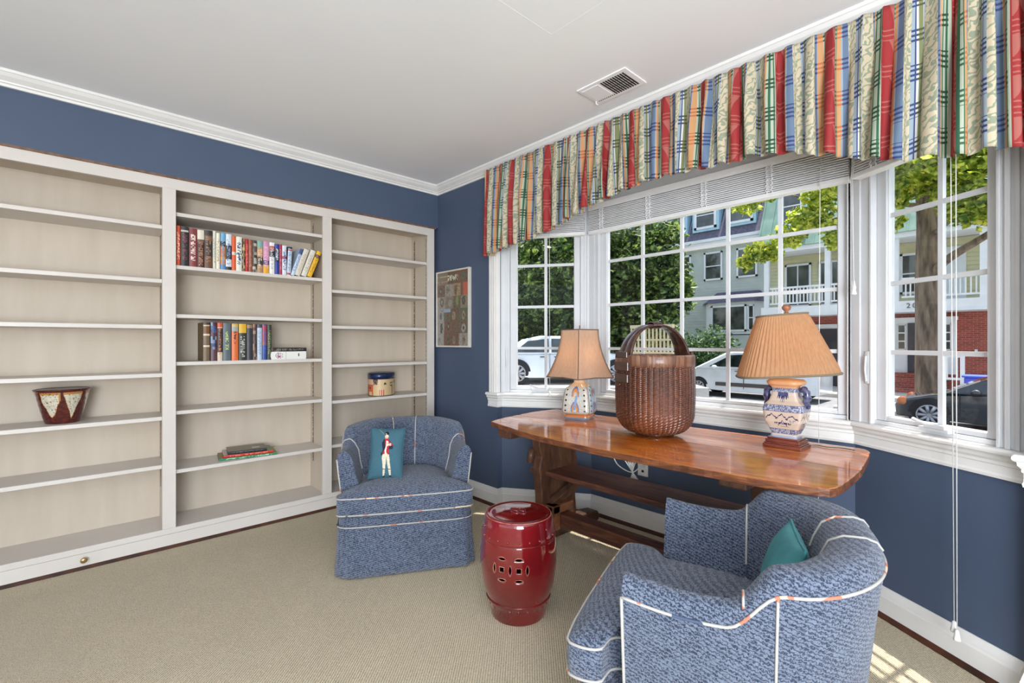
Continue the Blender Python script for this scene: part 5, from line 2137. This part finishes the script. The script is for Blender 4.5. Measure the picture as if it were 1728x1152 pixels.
gr_ = MB().add([(-8.35, 23.4, 5.4), (9, 23.4, 5.4), (9, 24.9, 8.6), (-8.35, 24.9, 8.6), (-8.35, 33, 5.4), (9, 33, 5.4), (9, 33, 8.6), (-8.35, 33, 8.6)],
               [(0, 1, 2, 3), (1, 5, 6, 2), (5, 4, 7, 6), (4, 0, 3, 7), (3, 2, 6, 7), (0, 4, 5, 1)])
gr_.build('roof', M_green, h2)
seam = MB()
k = -8.3
while k < 8.9:
    seam.add([(k, 23.36, 5.4), (k + .04, 23.36, 5.4), (k + .04, 24.86, 8.6), (k, 24.86, 8.6), (k, 23.42, 5.4), (k + .04, 23.42, 5.4), (k + .04, 24.92, 8.6), (k, 24.92, 8.6)],
             [(0, 1, 2, 3), (0, 3, 7, 4), (1, 5, 6, 2)])
    k += .45
seam.build('roof_seam', M_green, h2)
d_ = MB().box((-7.5, 23.6, 6.2), (-6.3, 25.2, 8.3)).build('dormer', M_blueT, h2)
house_window(d_, -7.35, -6.45, 23.6, 6.35, 8.1, M_wtrim, 1, 2, .12)
house_window(h2, -7.6, -6.5, 24.96, 2.8, 4.8, M_wtrim, 2, 1)
house_window(h2, -6.2, -5.2, 24.96, 2.8, 4.8, M_wtrim, 2, 1)
house_window(h2, -3.32, -2.62, 24.96, 3.1, 4.75, M_wtrim, 1, 2)
MB().box((-2.2, 24.93, 2.76), (-1.35, 25, 4.85)).build('balcony_door', M_wtrim, h2)
dr = MB().box((-3.5, 24.86, -.1), (-1.63, 25, 2.02)).box((-3.56, 24.8, 2.0), (-1.57, 25, 2.14)).build('door_surround', M_wtrim, h2)
MB().box((-3.06, 24.82, -.08), (-2.1, 24.9, 1.92)).build('door', M_darkdoor, dr)
for a, b in ((-3.38, -3.12), (-2.04, -1.76)):
    house_window(dr, a, b, 24.86, .85, 1.86, M_wtrim, 1, 3, .03, 'sidelight')
gd = MB().box((-7.2, 24.9, GZ), (-4.4, 25.01, 1.95)).build('garage_surround', M_wtrim, h2)
MB().box((-7.05, 24.86, GZ), (-4.55, 24.92, 1.75)).build('garage_opening', M_darkdoor, gd)
sp_ = MB()
for k in range(4):
    sp_.box((-3.6, 23.6 + k * .3, GZ + .14), (-1.9, 24.9, GZ + .14 + (k + 1) * .18))
sp_.build('front_step', M_brick, h2)
pr_ = MB().box((-1.78, 23.0, .60), (-1.3, 23.08, .68)).box((-1.78, 23.0, -.2), (-1.3, 23.08, -.12)).box((-1.4, 22.98, GZ + .14), (-1.28, 23.1, .72))
for k in range(3):
    pr_.box((-1.76 + k * .13, 23.02, -.15), (-1.72 + k * .13, 23.06, .62))
pr_.build('porch_rail', M_wtrim, h2)
MB().box((-.62 - .5, 24.93, .72), (-.54 - .5, 24.99, .88)).build('wall_lamp', M_wtrim, h2)
fc = bpy.data.curves.new('house_number', 'FONT')
fc.body = '20'
fc.size = .27
fc.extrude = .01
fc.space_character = 1.35
fc.materials.append(solid((96, 96, 92)))
tmp_ = bpy.data.objects.new('lettering', fc)
COL.objects.link(tmp_)
fo_ = bpy.data.objects.new('house_number', bpy.data.meshes.new_from_object(tmp_.evaluated_get(bpy.context.evaluated_depsgraph_get())))
bpy.data.objects.remove(tmp_)
COL.objects.link(fo_)
fo_.parent = h2
fo_.location = (-2.95, 23.585, 2.46)
fo_.rotation_euler = (math.pi / 2, 0, 0)

# ------------------------------------------------------------------ cars
M_tyre = mat('tyre_rubber', srgb(34, 34, 36), None, 20, .8)
M_alloy = mat('alloy_wheel', srgb(176, 178, 182), None, 20, .35, .6)
M_trimk = mat('dark_plastic_cladding', srgb(84, 78, 78), None, 10, .6)


def car(name, label, loc, rz, length, width, body, glass, panes, wheels, paint, clad=None, lights=None, handles=()):
    """side view (x forward from the tail, z up); body and glasshouse polygons"""
    r = thing(name, label, 'car', loc, rz)
    hw = width / 2

    def slab(poly, inset_f, nm, m_):
        n = len(poly)
        zmax = max(p[1] for p in poly)
        zmin = min(p[1] for p in poly)
        layers = []
        for s, k in ((-1, 1.0), (-.92, .0), (.92, .0), (1, 1.0)):
            lay = []
            for x, z in poly:
                ins = inset_f * (z - zmin) / (zmax - zmin)
                cx = length / 2
                sh = 1 - .035 * k
                lay.append((cx + (x - cx) * sh, s * (hw - ins), zmin + (z - zmin) * (1 - .06 * k) + .03 * k * 0))
            layers.append(lay)
        vs = [p for l in layers for p in l]
        fs = [tuple(range(n)), tuple(3 * n + i for i in range(n))[::-1]]
        for q in range(3):
            fs += [(q * n + i, (q + 1) * n + i, (q + 1) * n + (i + 1) % n, q * n + (i + 1) % n) for i in range(n)]
        return MB().add(vs, fs).build(nm, m_, r, bevel=.03, seg=3)
    slab(body, .06, 'car_body', paint)
    slab(glass, .16, 'cabin', paint)
    zmin = min(p[1] for p in glass)
    zmax = max(p[1] for p in glass)
    for poly in panes:
        for s in (-1, 1):
            vs = []
            n = len(poly)
            for off in (.012, -.03):
                for x, z in poly:
                    ins = .16 * (z - zmin) / (zmax - zmin)
                    vs.append((x, s * (hw - ins + off), z))
            MB().add(vs, [tuple(range(n)), tuple(range(n, 2 * n))[::-1]] + [(i, n + i, n + (i + 1) % n, (i + 1) % n) for i in range(n)]).build('side_window', M_carglass, r)
    for wx, wr in wheels:
        for s in (-1, 1):
            ty = MB()
            y0 = s * (hw - .02)
            ty.tube([(wx, y0 - s * .2, wr), (wx, y0 + s * .015, wr)], wr, 40, smooth=False)
            o = ty.build('wheel', M_tyre, r, bevel=.02)
            rim = MB()
            rim.tube([(wx, y0 + s * .01, wr), (wx, y0 + s * .022, wr)], wr * .22, 20, smooth=False)
            for k in range(9):
                a = 2 * math.pi * k / 9
                rim.tube([(wx + wr * .15 * math.cos(a), y0 + s * .018, wr + wr * .15 * math.sin(a)), (wx + wr * .66 * math.cos(a), y0 + s * .018, wr + wr * .66 * math.sin(a))], [.035, .045], 6)
            rim.tube([(wx + wr * .68 * math.cos(2 * math.pi * k / 32), y0 + s * .016, wr + wr * .68 * math.sin(2 * math.pi * k / 32)) for k in range(32)], .02, 6, closed=True)
            rim.build('wheel_rim', M_alloy, o)
            ar = MB().tube([(wx, y0 - s * .18, wr + .02), (wx, y0 + s * .004, wr + .02)], wr * 1.16, 40, smooth=False)
            ar.build('wheel_arch', M_tyre, r)
    if clad:
        for s in (-1, 1):
            a, b = sorted((s * (hw - .02), s * (hw + .02)))
            MB().box((clad[0], a, clad[2]), (clad[1], b, clad[3])).build('side_cladding', M_trimk, r, bevel=.015)
    if lights:
        for s in (-1, 1):
            for (x, z, rr_, c) in lights:
                MB().ball((x, s * (hw - .14), z), rr_, 8).build('light', solid(c, .2), r)
    for s in (-1, 1):
        for x, z in handles:
            a, b = sorted((s * (hw - .01), s * (hw + .03)))
            MB().box((x - .1, a, z - .015), (x + .1, b, z + .015)).build('door_handle', M_trimk, r, bevel=.005)
        mx_ = min(p[0] for p in panes[-1]) if False else max(p[0] for q in panes for p in q) - .25
        MB().ball((mx_, s * (hw + .10), zmin + .06), (.10, .12, .08), 8).build('door_mirror', paint, r)
    # seams of the doors
    for s in (-1, 1):
        sm = MB()
        for x in (max(p[0] for p in panes[0]) + .03, max(p[0] for p in panes[1]) + .03):
            a, b = sorted((s * (hw - .03), s * (hw + .003)))
            sm.box((x - .006, a, .35), (x + .006, b, zmin + .02))
        sm.build('door_seam', M_tyre, r)
    return r


M_wcar = mat('white_car_paint', srgb(226, 234, 242), None, 3, .15, coat=1.0)
M_kcar = mat('dark_grey_car_paint', srgb(52, 56, 60), None, 3, .12, .3, coat=1.0)
car('van', 'white compact van parked across the street behind the basket', (-4.55, 19.3, GZ), math.pi, 5.0, 1.85,
    [(0.02, .28), (0, .95), (.04, 1.12), (4.1, 1.12), (4.55, 1.04), (4.9, .9), (5.0, .6), (4.97, .30), (3.0, .22), (1.0, .22)],
    [(.02, 1.08), (.12, 1.74), (.4, 1.78), (2.85, 1.76), (3.2, 1.68), (4.35, 1.08)],
    [[(.35, 1.16), (.4, 1.62), (1.5, 1.64), (1.5, 1.16)], [(1.58, 1.16), (1.58, 1.64), (2.42, 1.63), (2.42, 1.16)], [(2.5, 1.16), (2.5, 1.63), (2.95, 1.60), (3.75, 1.16)]],
    [(.85, .33), (4.18, .33)], M_wcar, (1.4, 3.5, .42, .56), [(4.85, .85, .12, (210, 216, 222)), (.06, 1.1, .1, (170, 30, 30))], [(1.7, 1.0), (2.66, 1.0)])
car('sedan', 'dark grey sedan parked near the big tree trunk', (2.75, 16.05, GZ), math.pi, 4.9, 1.8,
    [(0.03, .32), (0, .75), (.1, .92), (3.3, .93), (4.2, .85), (4.7, .72), (4.88, .55), (4.86, .28), (3.2, .2), (1.0, .2)],
    [(.6, .88), (1.3, 1.22), (2.0, 1.36), (2.95, 1.35), (3.35, 1.22), (4.0, .88)],
    [[(.95, .92), (1.45, 1.2), (2.15, 1.29), (2.15, .92)], [(2.23, .92), (2.23, 1.29), (2.9, 1.28), (3.2, 1.16), (3.65, .92)]],
    [(.95, .33), (4.22, .34)], M_kcar, None, [(4.72, .62, .13, (214, 120, 60)), (.06, .75, .1, (150, 30, 30))], [(1.6, .8), (2.0, .8)])
car('white_car', 'white car on the bright driveway seen through left bay window', (-10.99, 9.34, -.07), math.radians(46.7), 4.6, 1.8,
    [(0.03, .30), (0, .75), (.1, .90), (3.3, .92), (4.1, .84), (4.45, .7), (4.58, .5), (4.56, .25), (3.2, .2), (1.0, .2)],
    [(.35, .88), (1.0, 1.30), (1.5, 1.40), (2.5, 1.39), (2.9, 1.26), (3.5, .88)],
    [[(.75, .93), (1.15, 1.25), (1.75, 1.32), (1.75, .93)], [(1.83, .93), (1.83, 1.32), (2.45, 1.31), (2.75, 1.22), (3.2, .93)]],
    [(.85, .33), (3.67, .33)], M_wcar, None, None, [(1.6, .8), (2.0, .8)])

# ------------------------------------------------------------------ trees
M_leafA = leaf_mat('bright_maple_leaf', srgb(78, 112, 36), srgb(170, 190, 58), srgb(248, 244, 120), .6)
M_leafB = leaf_mat('dark_magnolia_leaf', srgb(22, 40, 18), srgb(58, 88, 36), srgb(150, 172, 84), .35)
M_leafC = leaf_mat('mid_green_leaf', srgb(34, 62, 34), srgb(64, 100, 50), srgb(118, 146, 84), .35)
M_bark = mat('tree_bark', srgb(150, 132, 114), srgb(92, 78, 68), 9, .9, bump_s=1.0, bump_scale=14, stretch=(1, 1, .18), dist=.03)


def leaves(clusters, size, seed, aspect=.55):
    """clusters: (x, y, z, rx, ry, rz, count)"""
    rs = np.random.RandomState(seed)
    V, F = [], []
    base = 0
    for cx, cy, cz_, rx, ry, rz_, cnt in clusters:
        d = rs.normal(size=(cnt, 3))
        d /= np.linalg.norm(d, axis=1)[:, None]
        rad = rs.uniform(.3, 1.18, cnt) ** .8
        lump = 1 + .22 * np.sin(d[:, 0] * 7 + seed) * np.sin(d[:, 1] * 6) * np.cos(d[:, 2] * 8)
        c = np.array([cx, cy, cz_]) + d * (rad * lump)[:, None] * np.array([rx, ry, rz_])
        a = rs.normal(size=(cnt, 3))
        a[:, 2] *= .6
        a /= np.linalg.norm(a, axis=1)[:, None]
        b = np.cross(a, rs.normal(size=(cnt, 3)))
        b /= np.linalg.norm(b, axis=1)[:, None]
        s = size * rs.uniform(.6, 1.3, cnt)
        p0, p2 = c - a * s[:, None], c + a * s[:, None]
        nrm = np.cross(a, b) * (s * .18)[:, None]
        p1 = c + b * (s * aspect)[:, None] + nrm
        p3 = c - b * (s * aspect)[:, None] + nrm
        q = np.stack([p0, p1, p2, p3], 1).reshape(-1, 3)
        V.append(q)
        F.append(base + np.arange(cnt * 4).reshape(-1, 4))
        base += cnt * 4
    return np.concatenate(V), np.concatenate(F)


def foliage(parent, clusters, size, seed, material, name='foliage', aspect=.55):
    V, F = leaves(clusters, size, seed, aspect)
    me = bpy.data.meshes.new(name)
    me.from_pydata(V.tolist(), [], F.tolist())
    me.materials.append(material)
    o = bpy.data.objects.new(name, me)
    COL.objects.link(o)
    if parent:
        o.parent = parent
    return o


mp_ = thing('maple_tree', 'maple with thick trunk and bright yellow-green leaves, right bay window', 'tree')
tk = MB()
tk.tube(curve([(-1.66, 17.75, GZ), (-1.70, 17.75, .3), (-1.72, 17.75, 1.6), (-1.75, 17.75, 3.0), (-1.74, 17.7, 4.4), (-1.8, 17.6, 6.2), (-1.9, 17.4, 8.5)], 6),
        [.36 - .16 * i / 36 for i in range(37)], 20)
tk.tube(curve([(-1.72, 17.7, 2.9), (-1.35, 17.4, 3.35), (-.7, 17.0, 3.75), (.3, 16.4, 4.3)]), [.13 - .06 * i / 36 for i in range(37)], 10)
tk.tube(curve([(-1.74, 17.65, 4.0), (-1.3, 17.2, 4.35), (-.6, 16.6, 4.7), (.5, 15.8, 5.2)]), [.08 - .04 * i / 36 for i in range(37)], 8)
tk.tube(curve([(-1.78, 17.6, 5.0), (-2.6, 16.4, 4.9), (-3.4, 15.2, 4.5), (-5.3, 14.5, 3.75)]), [.07 - .05 * i / 36 for i in range(37)], 8)
tk.tube(curve([(-3.2, 15.3, 4.6), (-3.9, 14.6, 5.0), (-4.9, 14.2, 5.5)]), [.035 - .02 * i / 24 for i in range(25)], 6)
tk.build('trunk', M_bark, mp_)
cA = [(-1.9, 15, 5.7, .8, .9, .75, 900), (-1.2, 15, 5.3, .8, .9, .7, 900), (-.5, 15, 4.9, .8, .9, .8, 1000), (-2.35, 15.3, 4.75, .32, .4, .32, 130), (-2.0, 15, 4.75, .25, .4, .25, 90),
      (-.3, 15, 5.9, 1.0, 1, .7, 900), (-.95, 15, 4.35, .42, .5, .3, 260), (-.75, 15, 4.05, .4, .5, .22, 160), (-.3, 15, 4.3, .5, .5, .4, 320), (-1.9, 15, 5.0, .5, .5, .3, 200), (-.5, 15.2, 4.0, .25, .4, .25, 80), (-2.1, 15.2, 4.15, .16, .3, .2, 40), (-1.3, 16.5, 6.8, 2.2, 1.8, 1.1, 2600), (.8, 15.5, 6.0, 1.4, 1.2, 1.2, 1500),
      (-3.55, 14.5, 4.95, .42, .5, .5, 330), (-3.9, 14.5, 4.45, .45, .5, .33, 260), (-4.35, 14.5, 4.05, .42, .5, .28, 230), (-5.05, 14.5, 3.72, .42, .5, .26, 230), (-5.4, 14.4, 3.45, .2, .3, .2, 60),
      (-5.45, 14.5, 5.25, .42, .5, .3, 230), (-4.9, 14.5, 5.4, .35, .4, .25, 150), (-3.4, 14.5, 4.15, .25, .4, .2, 90), (-4.7, 14.5, 3.6, .25, .3, .16, 70), (-3.2, 14.5, 5.7, .6, .5, .4, 300), (-3.3, 14.5, 3.75, .2, .3, .16, 50)]
foliage(mp_, cA, .105, 3, M_leafA, aspect=.7)


def tree(nm, label, base, top, crown, size, seed, m_, group='trees outside the left side of the bay', r0=.16):
    t = thing(nm, label, 'tree', (0, 0, 0), 0, group)
    MB().tube(curve([base, ((base[0] + top[0]) / 2 + .2, (base[1] + top[1]) / 2, (base[2] + top[2]) / 2), top]), [r0 - r0 * .5 * i / 24 for i in range(25)], 12).build('trunk', M_bark, t)
    foliage(t, crown, size, seed, m_)
    return t


tree('magnolia_tree', 'dense dark magnolia rising behind the white car', (-11.3, 13.3, GZ), (-11.2, 13.2, 4.4),
     [(-11.2, 13.2, 3.7, 3.0, 2.6, 3.4, 7500), (-9.6, 12.6, 2.6, 1.4, 1.4, 1.9, 2200), (-12.9, 12.2, 1.8, 2.0, 1.8, 1.7, 2500)], .16, 11, M_leafB)
tree('magnolia_tree', 'glossy magnolia overlapping the left end of grey house', (-8.6, 12.9, GZ), (-8.4, 12.8, 3.8),
     [(-8.5, 12.9, 2.7, 1.35, 1.3, 3.0, 3600), (-7.2, 12.6, 3.4, .85, .8, .8, 750), (-6.75, 12.6, 2.7, .55, .6, .45, 320), (-7.3, 12.6, 1.9, .7, .8, .8, 600), (-7.0, 12.6, 4.25, .55, .6, .35, 240), (-8.2, 12.8, .5, 1.2, 1.0, 1.0, 1200), (-6.4, 12.6, 2.15, .25, .3, .22, 60)], .13, 12, M_leafB)
tree('garden_tree', 'far tree filling the gap beyond left window', (-19.5, 16, GZ), (-19.5, 16, 5), [(-19.5, 16, 3.8, 4.5, 4, 4.6, 7000)], .24, 13, M_leafC)
tree('garden_tree', 'far tree behind the magnolias, left of grey house', (-15.5, 20.5, GZ), (-15.5, 20.5, 5), [(-15.5, 20.5, 3.4, 3.0, 2, 4.2, 5000)], .22, 14, M_leafC)
sh_ = foliage(None, [(-9.9, 22.2, .55, 1.15, .9, 1.25, 1700), (-11.3, 22.2, .3, 1.2, .9, 1.2, 1500), (-9.0, 22.3, .0, .7, .6, .7, 500)], .10, 21, M_leafC, 'shrub')
tag(sh_, 'leafy dark green shrub in front of grey house', 'shrub')
sh2 = foliage(None, [(-12.6, 12.6, .3, 1.0, .5, .35, 900), (-10.4, 14.6, .2, 1.6, .5, .5, 900)], .08, 22, M_leafC, 'hedge')
tag(sh2, 'low hedge along the back edge of driveway', 'hedge')
fn = thing('fence', 'pale tan lattice fence seen through the basket handle', 'fence')
MB().box((-5.55, 8.6, GZ), (-4.6, 8.66, .95)).build('fence_panel', solid((206, 190, 154)), fn)
lt = MB()
for k in range(12):
    lt.box((-5.55 + k * .083, 8.6, .95), (-5.52 + k * .083, 8.63, 1.45))
lt.box((-5.55, 8.58, 1.43), (-4.6, 8.68, 1.50)).box((-5.55, 8.59, 1.18), (-4.6, 8.65, 1.21))
lt.build('fence_lattice', solid((206, 190, 154)), fn)
fp = thing('potted_plant', 'small potted plant on the steps beside the dark front door', 'plant', (-3.62, 23.3, GZ + .14))
MB().lathe([(0, 0), (.12, 0), (.16, .55), (.14, .55), (0, .5)], 20).build('pot', solid((220, 216, 206)), fp)
foliage(fp, [(0, 0, .8, .28, .28, .3, 160)], .09, 23, M_leafC, 'leaves')
bn = MB().box((-1.15, 20.3, GZ), (-.3, 21.0, .05)).box((-1.2, 20.25, .05), (-.25, 21.05, .12))  # plain blue box stands in for an unidentified object behind the sedan
tag(bn.build('blue_object', solid((70, 96, 220)), bevel=.03), 'unidentified bright blue object beyond the roof of dark sedan', 'object')
